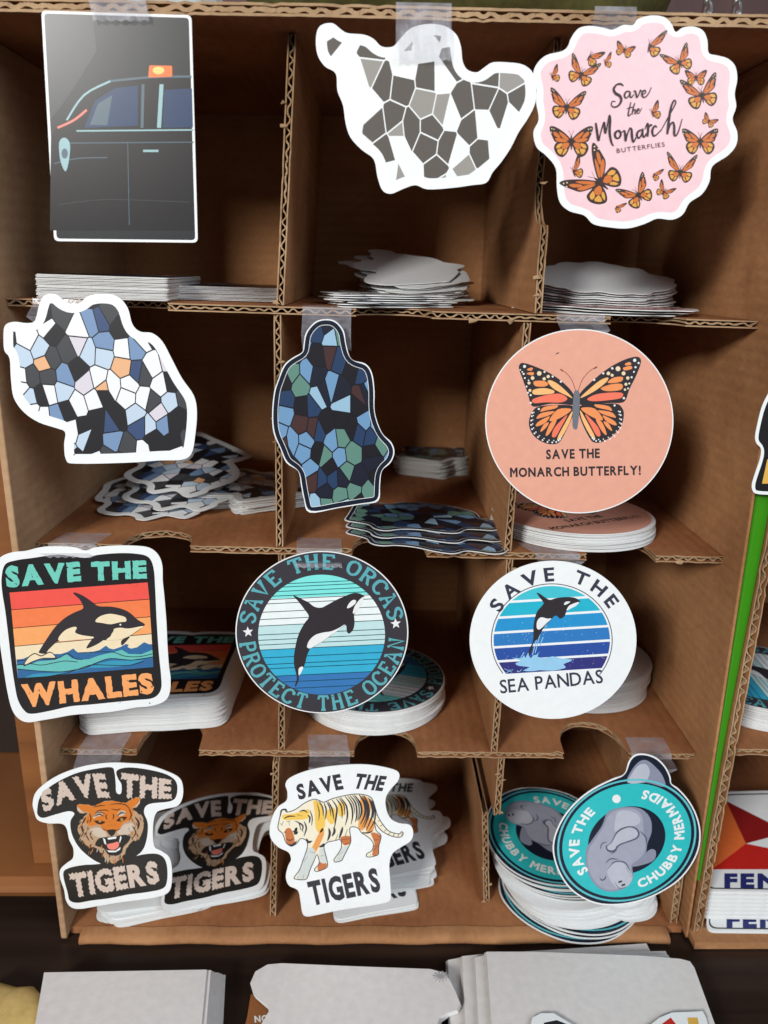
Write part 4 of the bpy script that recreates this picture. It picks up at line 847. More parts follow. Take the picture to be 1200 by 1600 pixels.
for P, w in (([(500, 470), (560, 440), (620, 470)], 18), ([(520, 430), (570, 415), (640, 440)], 12), ([(800, 470), (850, 425), (920, 430)], 18), ([(830, 420), (880, 395)], 12), ([(600, 640), (690, 660), (800, 655), (860, 620)], 9), ([(560, 300), (600, 330)], 10), ([(860, 285), (830, 320)], 10), ([(490, 530), (560, 560), (640, 545)], 20), ([(790, 530), (850, 490), (930, 480)], 20), ([(480, 345), (560, 330), (650, 322)], 12), ([(700, 315), (800, 300), (920, 320), (980, 400)], 12), ([(490, 470), (540, 400), (640, 385), (690, 400)], 12), ([(720, 370), (800, 385), (850, 360)], 12), ([(660, 440), (650, 480), (670, 510)], 14), ([(745, 435), (755, 475), (740, 510)], 14), ([(700, 535), (720, 530)], 12), ([(590, 620), (640, 660)], 8), ([(430, 430), (450, 500), (430, 560)], 14), ([(960, 380), (990, 450), (960, 520)], 14),
             ([(380, 480), (330, 600), (350, 700)], 26), ([(420, 620), (380, 700), (430, 800)], 16), ([(1040, 480), (1090, 560), (1070, 660)], 26), ([(1000, 600), (1050, 680), (1010, 760)], 16), ([(470, 660), (440, 720), (490, 800)], 14), ([(950, 620), (980, 690)], 14), ([(680, 580), (690, 610)], 8), ([(730, 570), (728, 600)], 8), ([(780, 570), (770, 600)], 8)):
    a.stroke(E2(P), w/8.571, 't_dark', 8, taper=(0.3, 0.2))
for P in ([(560, 690), (450, 680), (350, 600)], [(560, 710), (450, 730), (370, 720)], [(570, 725), (500, 780), (450, 800)], [(850, 640), (950, 570), (1010, 520)], [(860, 660), (980, 650), (1090, 650)], [(860, 690), (940, 720), (1010, 740)], [(520, 880), (600, 960)], [(640, 1000), (690, 1060)], [(900, 900), (850, 990)], [(960, 830), (900, 900)], [(760, 1010), (770, 1080)]): a.stroke(E2(P), 0.6, 't_white', 9)
rs = random.Random(14)
for x0_, x1_, y0_, y1_ in ((300, 430, 480, 800), (990, 1130, 450, 760), (430, 620, 830, 980), (640, 880, 960, 1070)):
    for i in range(16):
        x, y = rs.uniform(x0_, x1_), rs.uniform(y0_, y1_); dx = (x-715)/450*26
        a.stroke(E2([(x, y), (x+dx*0.5, y+26), (x+dx, y+52)]), rs.uniform(5, 12)/8.571, rs.choice(['t_dark', 't_dark', 't_white', 't_orange']), 10+i % 3, taper=(0.4, 0.1))
S10.part('tiger_head', a)
a = Pic()
lay_text(a, 'SAVE', line_map(*D4([(193, 335), (482, 270)]), 88/2.791, 112/2.791, bulge=10), 't_bone', 2, 0.055, 0.07, rough=(0.04, 0.085, True))
S10.part('lettering', a); a = Pic()
lay_text(a, 'THE', line_map(*D4([(528, 268), (748, 272)]), 112/2.791, 84/2.791), 't_bone', 2, 0.055, 0.07, rough=(0.04, 0.085, True), seed=4)
S10.part('lettering', a)
a = Pic(); lay_text(a, 'TIGERS', line_map(*D4([(318, 704), (700, 640)]), 108/2.791, 100/2.791), 't_bone', 2, 0.055, 0.07, rough=(0.04, 0.085, True), seed=5)
S10.part('lettering', a)
S10.place('tiger_sticker', 'black and bone sticker of a roaring tiger head reading Save the Tigers, hanging from tape')

# 11 SAVE THE TIGERS, walking tiger
D5 = lambda P: cr(380, 1150, 3.0, P)
E3 = lambda P: cr(420, 1220, 5.4545, P)
o11 = spline(D5([(125, 430), (140, 370), (165, 330), (203, 302), (207, 260), (198, 225), (220, 195), (290, 165), (380, 145), (500, 133), (600, 135), (700, 155), (731, 176), (725, 210), (690, 250), (668, 290), (670, 340), (690, 385), (730, 408), (780, 416), (797, 450), (785, 490), (740, 520), (700, 550), (685, 600), (689, 680), (692, 750), (680, 775), (620, 790), (540, 802), (440, 818), (350, 837), (300, 845), (278, 830), (268, 770), (256, 722), (215, 700), (200, 660), (210, 610), (224, 580), (213, 545), (165, 520), (130, 480)]), 4)
S11 = Sticker(o11, HANG, .05)
a = Pic()
tb = [(98, 290), (105, 250), (135, 238), (155, 265), (230, 240), (300, 190), (380, 155), (430, 165), (470, 180), (540, 150), (640, 125), (740, 110), (830, 120), (880, 150), (905, 220), (930, 300), (980, 380), (1030, 430), (1110, 450), (1130, 430), (1146, 450), (1120, 478), (1050, 470), (970, 430), (920, 375), (902, 345), (915, 420), (955, 460), (950, 510), (935, 560), (935, 620), (900, 640), (840, 647), (835, 620), (880, 590), (890, 530), (850, 480), (790, 440), (760, 400), (700, 390), (690, 430), (700, 510), (670, 580), (640, 640), (620, 677), (570, 690), (555, 670), (590, 620), (620, 560), (610, 500), (560, 508), (500, 522), (470, 560), (488, 640), (500, 700), (490, 740), (410, 770), (390, 750), (430, 700), (412, 625), (385, 680), (350, 760), (330, 820), (300, 840), (225, 835), (220, 815), (260, 760), (290, 680), (330, 560), (318, 505), (270, 490), (240, 530), (200, 550), (150, 530), (120, 450), (80, 410), (85, 350)]
tp = spline(E3(tb), 3)
a.poly(tp, 'w_pale', 0)
for P, mt in (([(380, 165), (440, 190), (470, 250), (480, 380), (440, 440), (400, 400), (390, 260)], 'w_yellow'), ([(780, 140), (840, 140), (870, 220), (850, 330), (800, 420), (760, 380), (790, 260)], 'w_orange'), ([(500, 250), (560, 230), (570, 330), (530, 370), (490, 310)], 'w_yellow'), ([(660, 170), (720, 150), (740, 240), (700, 300), (660, 240)], 'w_pale'), ([(590, 200), (640, 180), (650, 280), (600, 300)], 'w_yellow'),
              ([(430, 440), (460, 400), (470, 460), (400, 610), (370, 640), (360, 590)], 'w_orange'), ([(140, 420), (180, 400), (210, 450), (220, 520), (180, 545), (150, 520)], 'w_rust'), ([(120, 290), (200, 280), (280, 260), (340, 240), (330, 320), (200, 330), (130, 330)], 'w_yellow'), ([(870, 440), (950, 460), (945, 520), (930, 620), (880, 630), (900, 530)], 'w_rust'), ([(610, 480), (690, 470), (695, 530), (640, 545)], 'w_rust'), ([(430, 690), (490, 700), (485, 740), (420, 765)], 'w_rust'),
              ([(330, 570), (400, 600), (350, 750), (320, 820), (240, 830), (290, 690)], 'w_grey'), ([(630, 560), (680, 560), (640, 640), (615, 675), (565, 685), (600, 620)], 'w_grey'), ([(430, 590), (470, 580), (490, 690), (440, 690)], 'w_grey'), ([(820, 330), (880, 320), (900, 400), (840, 440)], 'w_orange')): a.blob(E3(P), mt, 1, 3)
for P, w in (([(470, 185), (490, 250), (480, 330)], 9), ([(505, 175), (540, 240), (555, 330)], 9), ([(540, 160), (580, 230), (570, 330), (560, 400)], 10), ([(575, 150), (620, 220), (625, 320)], 9), ([(610, 140), (660, 210), (670, 300), (650, 380)], 10), ([(650, 130), (700, 200), (715, 290), (700, 370)], 10), ([(690, 122), (740, 190), (750, 290), (735, 350)], 10), ([(730, 118), (780, 190), (790, 270), (760, 340)], 12), ([(770, 116), (815, 190), (820, 280), (780, 370)], 13), ([(810, 122), (845, 200), (850, 290), (810, 400)], 13), ([(850, 140), (880, 220), (880, 300), (830, 420)], 12), ([(880, 165), (905, 250), (900, 340), (850, 430)], 9),
             ([(430, 170), (460, 230), (465, 300)], 8), ([(400, 165), (440, 200)], 7), ([(540, 470), (560, 430), (555, 390)], 14), ([(600, 490), (620, 430), (630, 390)], 14), ([(500, 510), (520, 450), (510, 400)], 14), ([(570, 500), (590, 455)], 10), ([(650, 470), (670, 410)], 10), ([(430, 560), (460, 550), (470, 530)], 16), ([(320, 490), (340, 520), (370, 510)], 14), ([(300, 470), (320, 400), (300, 340)], 9), ([(345, 360), (350, 310), (330, 290)], 10), ([(215, 440), (235, 400), (230, 450), (250, 430)], 14), ([(130, 440), (150, 420)], 9), ([(165, 540), (200, 548), (240, 510)], 14), ([(110, 380), (125, 340)], 8), ([(100, 300), (110, 250), (145, 242), (158, 265)], 9), ([(130, 320), (170, 300), (230, 300)], 8), ([(150, 345), (190, 340)], 7), ([(250, 350), (290, 380), (285, 430)], 9), ([(220, 340), (260, 360), (270, 420)], 7), ([(260, 260), (300, 250), (330, 270)], 8), ([(240, 285), (290, 300)], 7),
             ([(905, 290), (930, 290)], 9), ([(930, 345), (950, 330)], 10), ([(950, 385), (975, 370)], 10), ([(985, 430), (1005, 405)], 10), ([(1020, 455), (1040, 430)], 10), ([(1060, 468), (1072, 445)], 12), ([(1100, 474), (1108, 450)], 12), ([(1130, 462), (1138, 440)], 10), ([(930, 470), (950, 480)], 9), ([(890, 600), (920, 560)], 8), ([(640, 540), (690, 525)], 8), ([(790, 440), (850, 440), (890, 420)], 9), ([(240, 825), (250, 810)], 5), ([(290, 832), (300, 795)], 5), ([(600, 680), (610, 655)], 4), ([(860, 640), (870, 620)], 5)):
    a.stroke(E3(P), w*1.45/5.4545, 'w_ink', 2, taper=(0.35, 0.25))
a.stroke(tp+[tp[0]], 1.25, 'w_ink', 3, smooth=False)
for P, w in (([(490, 172), (520, 230), (530, 300)], 7), ([(595, 142), (640, 205), (648, 290)], 7), ([(672, 125), (720, 195), (732, 280)], 7), ([(712, 118), (762, 190), (770, 280), (748, 340)], 8), ([(792, 118), (832, 200), (836, 290), (795, 390)], 9), ([(866, 150), (893, 230), (890, 320)], 8), ([(350, 600), (400, 615)], 6), ([(300, 690), (330, 640)], 5), ([(440, 640), (475, 630)], 5), ([(590, 630), (630, 600)], 4), ([(895, 500), (940, 500)], 9), ([(890, 560), (935, 545)], 8), ([(620, 500), (690, 490)], 8),
             ([(205, 425), (228, 440), (215, 455)], 14), ([(130, 430), (148, 445)], 10), ([(150, 490), (180, 505), (210, 490)], 6), ([(170, 340), (178, 380)], 6), ([(95, 360), (112, 372)], 6), ([(270, 400), (300, 440)], 7), ([(350, 250), (370, 310), (365, 380)], 7), ([(410, 190), (430, 260), (425, 340)], 6)):
    a.stroke(E3(P), w*1.3/5.4545, 'w_ink', 4, taper=(0.35, 0.25))
S11.part('tiger', a)
a = Pic()
lay_text(a, 'SAVE', line_map(*D5([(262, 300), (472, 248)]), 74/3, 76/3, bulge=1.6), 'w_ink', 1, 0.045, 0.1)
S11.part('lettering', a); a = Pic()
lay_text(a, 'THE', line_map(*D5([(512, 244), (652, 258)]), 74/3, 74/3, shear=0.22), 'w_ink', 1, 0.045, 0.1)
S11.part('lettering', a); a = Pic()
lay_text(a, 'TIGERS', line_map(*D5([(322, 796), (648, 726)]), 118/3, 116/3), 'w_ink', 1, 0.045, 0.1)
S11.part('lettering', a)
S11.place('tiger_sticker', 'white sticker of a walking tiger reading Save the Tigers, hanging from tape')

# 12 SAVE THE CHUBBY MERMAIDS
E5 = lambda P: cr(860, 1170, 5.0, P)
o12 = spline(E5([(45, 640), (22, 720), (18, 800), (40, 900), (90, 1010), (170, 1110), (280, 1180), (400, 1217), (560, 1217), (720, 1182), (860, 1122), (1000, 1030), (1100, 910), (1160, 780), (1172, 640), (1140, 510), (1080, 400), (1000, 310), (945, 270), (938, 220), (900, 140), (830, 70), (740, 38), (660, 45), (610, 100), (576, 195), (480, 235), (330, 310), (200, 410), (100, 530)]), 4)
S12 = Sticker(o12, HANG, .06)
S12.part('print_panel', Pic().poly(inset(o12, 2.0), 'm_navy'))
mc = E5([(595, 712)])[0]; mA, mB = (575/5, -70/5), (0, -503/5)
def mring(r, n=72): return [(mc[0]+r*(mA[0]*math.cos(t)+mB[0]*math.sin(t)), mc[1]+r*(mA[1]*math.cos(t)+mB[1]*math.sin(t))) for t in [2*math.pi*i/n for i in range(n)]]
a = Pic().blob(E5([(600, 262), (630, 172), (690, 100), (752, 88), (830, 150), (880, 220), (890, 295), (750, 262)]), 'm_mid', 1)
a.blob(E5([(606, 262), (640, 185), (690, 125), (745, 120), (775, 170), (760, 230), (720, 262)]), 'm_light', 2)
S12.part('tail', a)
S12.part('ring', Pic().poly(mring(0.945), 'm_line', 3, [mring(0.918)]))
S12.part('ring', Pic().poly(mring(0.875), 'm_teal', 3, [mring(0.525)]))
S12.part('ring_centre', Pic().poly(mring(0.53), 'm_navy', 2))
a = Pic().blob(E5([(440, 500), (500, 465), (600, 450), (690, 460), (750, 500), (785, 560), (788, 650), (755, 740), (742, 820), (690, 880), (640, 920), (645, 1000), (600, 1072), (520, 1107), (430, 1107), (350, 1062), (300, 980), (275, 880), (280, 780), (330, 700), (400, 600)]), 'm_mid', 4)
a.blob(E5([(455, 515), (510, 478), (600, 462), (680, 480), (720, 540), (725, 640), (740, 720), (735, 800), (690, 860), (630, 905), (635, 1000), (590, 1060), (520, 1095), (430, 1095), (360, 1050), (310, 970), (288, 880), (295, 790), (345, 710), (410, 610)]), 'm_grey', 5)
a.blob(E5([(520, 500), (600, 480), (680, 510), (700, 570), (640, 600), (560, 610), (500, 640)]), 'm_light', 6)
a.blob(E5([(640, 912), (740, 812), (790, 780), (822, 800), (810, 862), (740, 897)]), 'm_mid', 6)
a.blob(E5([(470, 730), (520, 640), (600, 602), (665, 612), (695, 652), (680, 695), (620, 722), (540, 752), (500, 800), (450, 800), (430, 760)]), 'm_dark', 7)
a.blob(E5([(478, 728), (525, 650), (600, 612), (655, 620), (682, 655), (668, 688), (615, 712), (535, 742), (495, 785), (455, 785), (442, 760)]), 'm_light', 8)
a.blob(E5([(440, 930), (500, 880), (570, 890), (610, 940), (640, 1000), (600, 1070), (530, 1085), (470, 1030)]), 'm_light', 7)
for P, w in (([(390, 780), (400, 740), (440, 722)], 8), ([(470, 820), (510, 790), (515, 750)], 8), ([(430, 890), (470, 855), (530, 862)], 9), ([(440, 940), (500, 880), (580, 885), (620, 950)], 9), ([(700, 640), (745, 690), (748, 740)], 9), ([(385, 1005), (400, 1022), (425, 1010), (430, 985)], 10), ([(500, 1040), (540, 1085), (600, 1070)], 5), ([(590, 920), (630, 1000)], 6), ([(535, 745), (600, 725), (660, 705)], 5)): a.stroke(E5(P), w/5, 'm_dark', 9, taper=(0.4, 0.3))
for x, y in ((543, 1035), (568, 1060)): a.stroke(E5([(x-14, y+4), (x+14, y-6)]), 2.6, 'm_navy', 9, smooth=False)
S12.part('manatee', a)
a = Pic()
lay_text(a, 'SAVE THE', arc_map(mc, mA, mB, 0.645, 0.79, 217, 131), 'star_white', 4, 0.04, 0.16)
lay_text(a, 'CHUBBY MERMAIDS', arc_map(mc, mA, mB, 0.785, 0.645, 282, 282+151), 'star_white', 4, 0.04, 0.14)
S12.part('lettering', a)
S12.part('dot', Pic().dot(*E5([(515, 388)])[0], 6.6, 'star_white', 4, 20))
S12.place('manatee_sticker', 'teal and navy round sticker of a manatee reading Save the Chubby Mermaids, hanging from tape')
# ------------------------------------------------------------------ clear tape
def tape(xl, xr, k, yend, label, skew=0.0, back=0.013, front=False):
    """strip of tape: from the shelf's top (k = -1: the box top) over its edge and down onto the sticker"""
    rs = random.Random(int(xl)); V, Fc = [], []
    NC = 12
    for c_ in range(NC+1):
        x = xl+(xr-xl)*c_/NC; tooth = 0.0006 if c_ % 2 else 0.0
        if k < 0:
            X_ = px(x, 25, 0).x; z0 = BZ1+WT; pth = [(X_+skew, 0.012, z0+0.0004), (X_, -0.0030, z0+0.0006), (X_, -0.0036, z0-0.001)]
        else:
            X_ = px(x, (475, 860, 1178)[k], YS).x; z0 = SH[k][0](X_); pth = [(X_+skew, YS+back+tooth, z0+0.0004), (X_+skew*0.5, YS+0.004, z0+0.0005), (X_, YS-0.0014, z0+0.0003), (X_, YS-0.0018, z0-0.002)]
        yq = HANG-0.0022 if front else HANG+0.0032
        e = px(x, yend, yq); yb = z0-0.006; mz = max(e.z+0.002, min(yb, e.z+0.006))
        wr_ = 0.00035*math.sin(c_*1.9+xl)
        pth += [((X_+e.x)/2 if k >= 0 else e.x, yq+wr_, mz), (e.x, yq-wr_*0.5, e.z+tooth)]
        V += pth
    n = len(V)//(NC+1)
    Fc = [(c_*n+i, c_*n+i+1, (c_+1)*n+i+1, (c_+1)*n+i) for c_ in range(NC) for i in range(n-1)]
    o = mobj('clear_tape', V, Fc, 'clear_tape'); return tag(o, label, 'tape')
tape(145, 233, -1, 34, 'clear tape over the top of the dark rectangular sticker', front=True)
tape(618, 704, -1, 96, 'clear tape over the white and grey die-cut sticker', front=True)
tape(925, 990, -1, 50, 'clear tape behind the pink scalloped butterfly sticker')
tape(54, 130, 0, 505, 'clear tape holding the white, black and blue die-cut sticker')
tape(473, 549, 0, 548, 'clear tape holding the dark navy die-cut sticker')
tape(870, 946, 0, 524, 'clear tape holding the salmon round butterfly sticker')
tape(78, 152, 1, 872, 'clear tape on the middle shelf above the whale sticker', 0.003, front=True)
tape(464, 535, 1, 888, 'clear tape on the middle shelf above the black-rimmed orca sticker', -0.001, front=True)
tape(836, 906, 1, 884, 'clear tape on the middle shelf above the white orca sticker', -0.006)
tape(123, 192, 2, 1212, 'clear tape on the lowest shelf above the roaring tiger sticker', 0.001)
tape(484, 547, 2, 1206, 'clear tape on the lowest shelf above the walking tiger sticker', -0.002)
tape(986, 1048, 2, 1208, 'clear tape on the lowest shelf above the manatee sticker', 0.001)

# ------------------------------------------------------------------ stickers lying in the pigeonholes
PITCH_ST = 0.00050
def surf(k, x): return FLOOR if k == 3 else SH[k][0](x)
def ext(S, spin):
    P = [(x*math.cos(spin)-y*math.sin(spin), x*math.sin(spin)+y*math.cos(spin)) for x, y in S.out]
    return min(p[0] for p in P), max(p[0] for p in P), min(p[1] for p in P), max(p[1] for p in P)
def stack(S, n, at, k, spin, name, label_top, label_rest, group, drift=(0, 0), jit=0.0008, spinj=0.02, printed=1, fan=0.0, z0=None, pitch=PITCH_ST, tilt=0.0, flip=False, lift=0.0, yf=None):
    """n stickers lying on shelf k; at = pixel of the foot of the pile's nearest point"""
    rs = random.Random(n*31+int(at[0])); sl = SH[k][1] if k < 3 else 0.0
    g_ = pz(at[0], at[1], surf(k, 0.0) if z0 is None else z0); z = surf(k, g_.x)+0.0003+T_ST/2 if z0 is None else z0
    if yf is not None: g_ = Vector((px(at[0], at[1], yf).x, yf, 0)); z = surf(k, g_.x)+0.0003+T_ST/2
    e = ext(S, spin); cx, cy = g_.x-(e[0]+e[1])/2, g_.y-e[2]
    for i in range(n):
        t = i/max(1, n-1)
        p = Vector((cx+drift[0]*t+rs.uniform(-jit, jit), cy+drift[1]*t+rs.uniform(-jit, jit)*0.8, z+i*pitch+lift*t))
        p.z -= (p.x-g_.x)*math.tan(sl)
        p.z += rs.uniform(0, 0.00012)
        M = flat(p, spin+fan*t+rs.uniform(-spinj, spinj), tilt*t+rs.uniform(-.0016, .0016), sl+rs.uniform(-.0016, .0016), flip)
        if i >= n-printed: S.place(name, label_top if printed == 1 else label_top, 'sticker', None if printed == 1 else group, M)
        else: S.plain(name, label_rest, group, M)
    return z+n*pitch
# top row
stack(S1, 19, (158, 463), 0, 0.05, 'picture_sticker', 'dark rectangular sticker topping the tall pile on the top shelf', 'white-edged rectangular sticker inside the tall pile on the top shelf', 'tall pile of rectangular stickers', jit=0.0005, spinj=0.006, yf=0.020)
stack(S1, 12, (346, 462), 0, 0.12, 'picture_sticker', 'dark rectangular sticker topping the low slanted pile beside the divider', 'white-edged rectangular sticker in the low slanted pile beside the divider', 'low slanted pile of rectangular stickers', spinj=0.03, yf=0.045)
stack(S2, 12, (655, 462), 0, 1.6, 'die_cut_sticker', '', 'white die-cut sticker lying face down in the heap at the back of the top shelf', 'heap of white die-cut stickers', jit=0.004, spinj=0.3, yf=0.066, printed=0, flip=True, tilt=0.22, lift=0.011)
stack(S2, 6, (610, 479), 0, 1.75, 'die_cut_sticker', 'white die-cut sticker lying uppermost of the loose few at the shelf front', 'white die-cut sticker among the loose few at the shelf front', 'loose white die-cut stickers', jit=0.004, spinj=0.12, pitch=0.0009, yf=0.017)
stack(S5, 9, (972, 462), 0, 0.9, 'butterfly_sticker', '', 'scalloped sticker inside the face-down heap on the top shelf', 'face-down heap of scalloped stickers', jit=0.003, printed=0, flip=True, pitch=0.0006, yf=0.055, tilt=0.20, lift=0.010)
stack(S5, 3, (985, 483), 0, 0.35, 'butterfly_sticker', 'pink scalloped sticker lying face up on the top shelf', 'white underside of a scalloped sticker lying under the pink one', 'scalloped stickers under the pink one', jit=0.004, spinj=0.3, pitch=0.0011, yf=0.018)
# second row
zt = stack(S3, 14, (375, 808), 1, 0.5, 'die_cut_sticker', 'white, black and blue sticker topping the pile next to the divider', 'white-edged sticker in the pile next to the divider on the middle shelf', 'pile of white, black and blue stickers', jit=0.0018, spinj=0.1)
for i, (x, y, sp, tx, dz, lb) in enumerate(((215, 822, 2.75, 0.04, 0.0008, 'lowest'), (265, 815, 2.55, 0.10, 0.0035, 'middle'), (275, 805, 2.35, 0.20, 0.0075, 'uppermost'))):
    p = pz(x, y, SH[1][0](0)); e = ext(S3, sp); p = Vector((p.x-(e[0]+e[1])/2, p.y-e[2]*math.cos(tx), SH[1][0](p.x)+dz+0.0006-e[2]*math.sin(tx)))
    S3.place('die_cut_sticker', '%s of three white, black and blue stickers lying upside down on the middle shelf' % lb, 'sticker', None, flat(p, sp, tx, SH[1][1]))
stack(S4, 22, (690, 748), 1, -0.6, 'die_cut_sticker', 'dark navy sticker topping the pile at the back of the middle shelf', 'white-edged sticker inside the dark pile at the back of the middle shelf', 'pile of dark navy stickers', jit=0.0012, spinj=0.06)
for i, (x, y, sp, lb) in enumerate(((668, 867, -2.15, 'lowest'), (668, 854, -2.02, 'middle'), (664, 842, -1.92, 'uppermost'))):
    p = pz(x, y, SH[1][0](0.03)); e = ext(S4, sp); tx = 0.02*i; p = Vector((p.x-(e[0]+e[1])/2, p.y-e[2], SH[1][0](p.x)+0.0006+0.0011*i-e[2]*math.sin(tx)))
    S4.place('die_cut_sticker', '%s of the dark navy stickers fanned out on the middle shelf' % lb, 'sticker', None, flat(p, sp, tx, SH[1][1]))
stack(S6, 16, (922, 858), 1, 0.42, 'butterfly_sticker', 'salmon round butterfly sticker topping its pile on the middle shelf', 'salmon round sticker inside the pile on the middle shelf', 'pile of salmon round stickers', jit=0.0013)
# third row
stack(S7, 36, (236, 1152), 2, -0.03, 'whale_sticker', 'square whale sticker topping the thick pile on the lowest shelf', 'white square sticker inside the thick pile of whale stickers', 'thick pile of square whale stickers', jit=0.0009, spinj=0.012)
stack(S8, 26, (585, 1151), 2, 2.75, 'orca_sticker', 'black-rimmed round orca sticker topping the pile on the lowest shelf', 'white-edged round sticker inside the pile of black-rimmed orca stickers', 'pile of black-rimmed orca stickers', jit=0.0010)
zz = stack(S9, 16, (928, 1114), 2, 0.3, 'orca_sticker', '', 'round white sticker in the lower half of the pile of white orca stickers', 'lower half of the pile of white orca stickers', jit=0.0008, printed=0)
stack(S9, 16, (934, 1093), 2, 0.9, 'orca_sticker', 'round white sticker topping the pile of white orca stickers', 'round white sticker in the upper half of the pile of white orca stickers', 'upper half of the pile of white orca stickers', jit=0.0009, z0=zz+0.0002)
# bottom row
stack(S10, 20, (228, 1450), 3, 0.03, 'tiger_sticker', '', 'white-edged sticker inside the ragged pile of roaring tiger stickers', 'ragged pile of roaring tiger stickers', jit=0.0022, spinj=0.10, printed=0)
stack(S10, 3, (316, 1426), 3, 0.05, 'tiger_sticker', 'roaring tiger sticker lying uppermost on the ragged pile on the box floor', 'white-edged sticker sandwiched under the uppermost roaring tiger sticker', 'sheets under the uppermost tiger sticker', jit=0.002, spinj=0.04, z0=FLOOR+0.0112, tilt=0.12, lift=0.005)
stack(S11, 3, (578, 1441), 3, 0.02, 'tiger_sticker', 'walking tiger sticker lying uppermost of the front few on the box floor', 'white sticker under the front few walking tiger stickers', 'front few walking tiger stickers', jit=0.0015, spinj=0.03)
z1 = FLOOR+0.0022
stack(S11, 12, (598, 1400), 3, -0.05, 'tiger_sticker', 'walking tiger sticker topping the slanted pile on the box floor', 'white sticker inside the slanted pile of walking tiger stickers', 'slanted pile of walking tiger stickers', drift=(0.004, 0.004), fan=0.12, jit=0.003, spinj=0.12, z0=z1, tilt=0.05, lift=0.003)
stack(S12, 6, (930, 1474), 3, -1.25, 'manatee_sticker', 'manatee sticker among the lowest few whose tails point right', '', 'lowest manatee stickers', jit=0.0025, spinj=0.12, pitch=0.0008, printed=6)
stack(S12, 18, (922, 1452), 3, -2.0, 'manatee_sticker', '', 'white-edged sticker inside the tall leaning pile of manatee stickers', 'tall pile of manatee stickers', drift=(-0.004, 0.004), jit=0.0016, spinj=0.12, z0=FLOOR+0.0056, printed=0)
stack(S12, 6, (905, 1412), 3, -2.2, 'manatee_sticker', 'manatee sticker among the few topping the tall pile', '', 'manatee stickers topping the tall pile', drift=(-0.006, 0.005), jit=0.0016, spinj=0.12, z0=FLOOR+0.0150, tilt=0.10, lift=0.004, pitch=0.0009, printed=6)

# ------------------------------------------------------------------ stickers in and on the second box
D6 = lambda P: cr(740, 1150, 2.609, P)
of = rrect(D6([(1002, 228), (1560, 216), (1610, 640), (935, 632)]), 16)
zc = FLOOR+0.0185
cxy = ((min(p[0] for p in of)+max(p[0] for p in of))/2, (min(p[1] for p in of)+max(p[1] for p in of))/2)
S13 = Sticker(of, pz(*cxy, zc).y, math.pi/2)
bo = rrect(D6([(1012, 238), (1552, 226), (1598, 632), (944, 624)]), 15); bi = rrect(D6([(1016, 243), (1548, 231), (1592, 627), (950, 619)]), 14)
S13.part('border', Pic().poly(bo, 'n_dark', 0, [bi]))
a = Pic().poly(D6([(1028, 265), (1100, 400), (972, 545)]), 'f_orange', 1); a.poly(D6([(1028, 265), (1240, 372), (1240, 405), (1110, 440)]), 'f_dark', 1); a.poly(D6([(1028, 265), (1110, 440), (972, 545)]), 'f_orange', 2)
a.poly(D6([(972, 545), (1110, 440), (1260, 470), (1440, 545)]), 'f_red', 1)
S13.part('triangle', a)
a = Pic(); lay_text(a, 'FEN', line_map(*D6([(1022, 622), (1240, 622)]), 62/2.609), 'f_navy', 1, 0.06, 0.14); S13.part('lettering', a)
M0 = S13.mat.copy()
for i in range(36):
    M = Matrix.Translation((0.0004*math.sin(i*2.1), 0.0006*math.sin(i*1.3)-(0.008 if i < 2 else 0), -PITCH_ST*(36-i))) @ M0
    if i == 1: S13.place('triangle_sticker', 'triangle sticker sticking out at the foot of the pile in the second box', 'sticker', None, M)
    else: S13.plain('triangle_sticker', 'white sticker inside the pile with the red triangle in the second box', 'pile of red triangle stickers', M)
S13.place('triangle_sticker', 'white rounded sticker with a red triangle and blue letters FEN topping its pile')
for i in range(24):
    M = flat(Vector((nx(NS)+0.0048+0.0365+0.0006*math.sin(i*1.7), 0.058+0.0006*math.cos(i*2.3), NS+0.0004+T_ST/2+i*PITCH_ST)), 0.2*i)
    if i == 23: S8.place('round_sticker', 'dark round sticker topping the white pile on the second box shelf', 'sticker', None, M)
    else: S8.plain('round_sticker', 'white round sticker inside the pile on the second box shelf', 'round pile in the second box', M)
C7 = lambda P: cr(1040, 560, 4.706, P)
o14 = spline(C7([(900, 150), (800, 200), (753, 260), (705, 360), (670, 500), (657, 580), (668, 625), (700, 665), (692, 740), (655, 850), (633, 930), (645, 982), (690, 998), (800, 1002), (1000, 1000), (1100, 900), (1100, 300), (1020, 160)]), 4)
S14 = Sticker(o14, HANG-0.002)
S14.part('print_panel', Pic().poly(inset(o14, 5), 'black'))
S14.part('gold_bar', Pic().poly(C7([(745, 745), (800, 700), (800, 920), (707, 920)]), 'gold', 1))
S14.place('die_cut_sticker', 'black sticker with gold mark and white edge hanging over the green folder')

# ------------------------------------------------------------------ on and behind the box top
def lathe_roll(name, mat, x0, x1, y, z, r, label, cat, seed):
    rs = random.Random(seed); V, Fc = [], []; n, k = 40, 20
    for i in range(n+1):
        t = i/n; x = x0+(x1-x0)*t; e = min(1, (t*10)**0.6, ((1-t)*6)**0.55)
        for j in range(k):
            a_ = 2*math.pi*j/k; rr = r*e*(1+0.06*math.sin(5*a_+i*0.4)+0.05*math.sin(2*a_-i*0.23)+rs.uniform(-.01, .01))
            V.append((x, y+rr*math.cos(a_)*1.3, z+max(-r*0.97, rr*math.sin(a_))))
    for i in range(n):
        for j in range(k): Fc.append((i*k+j, i*k+(j+1) % k, (i+1)*k+(j+1) % k, (i+1)*k+j))
    o = mobj(name, V, Fc, mat, smooth=True); recalc(o.data); return tag(o, label, cat)
ink('olive_cloth', 74, 72, 34, 0.8, 0.25)
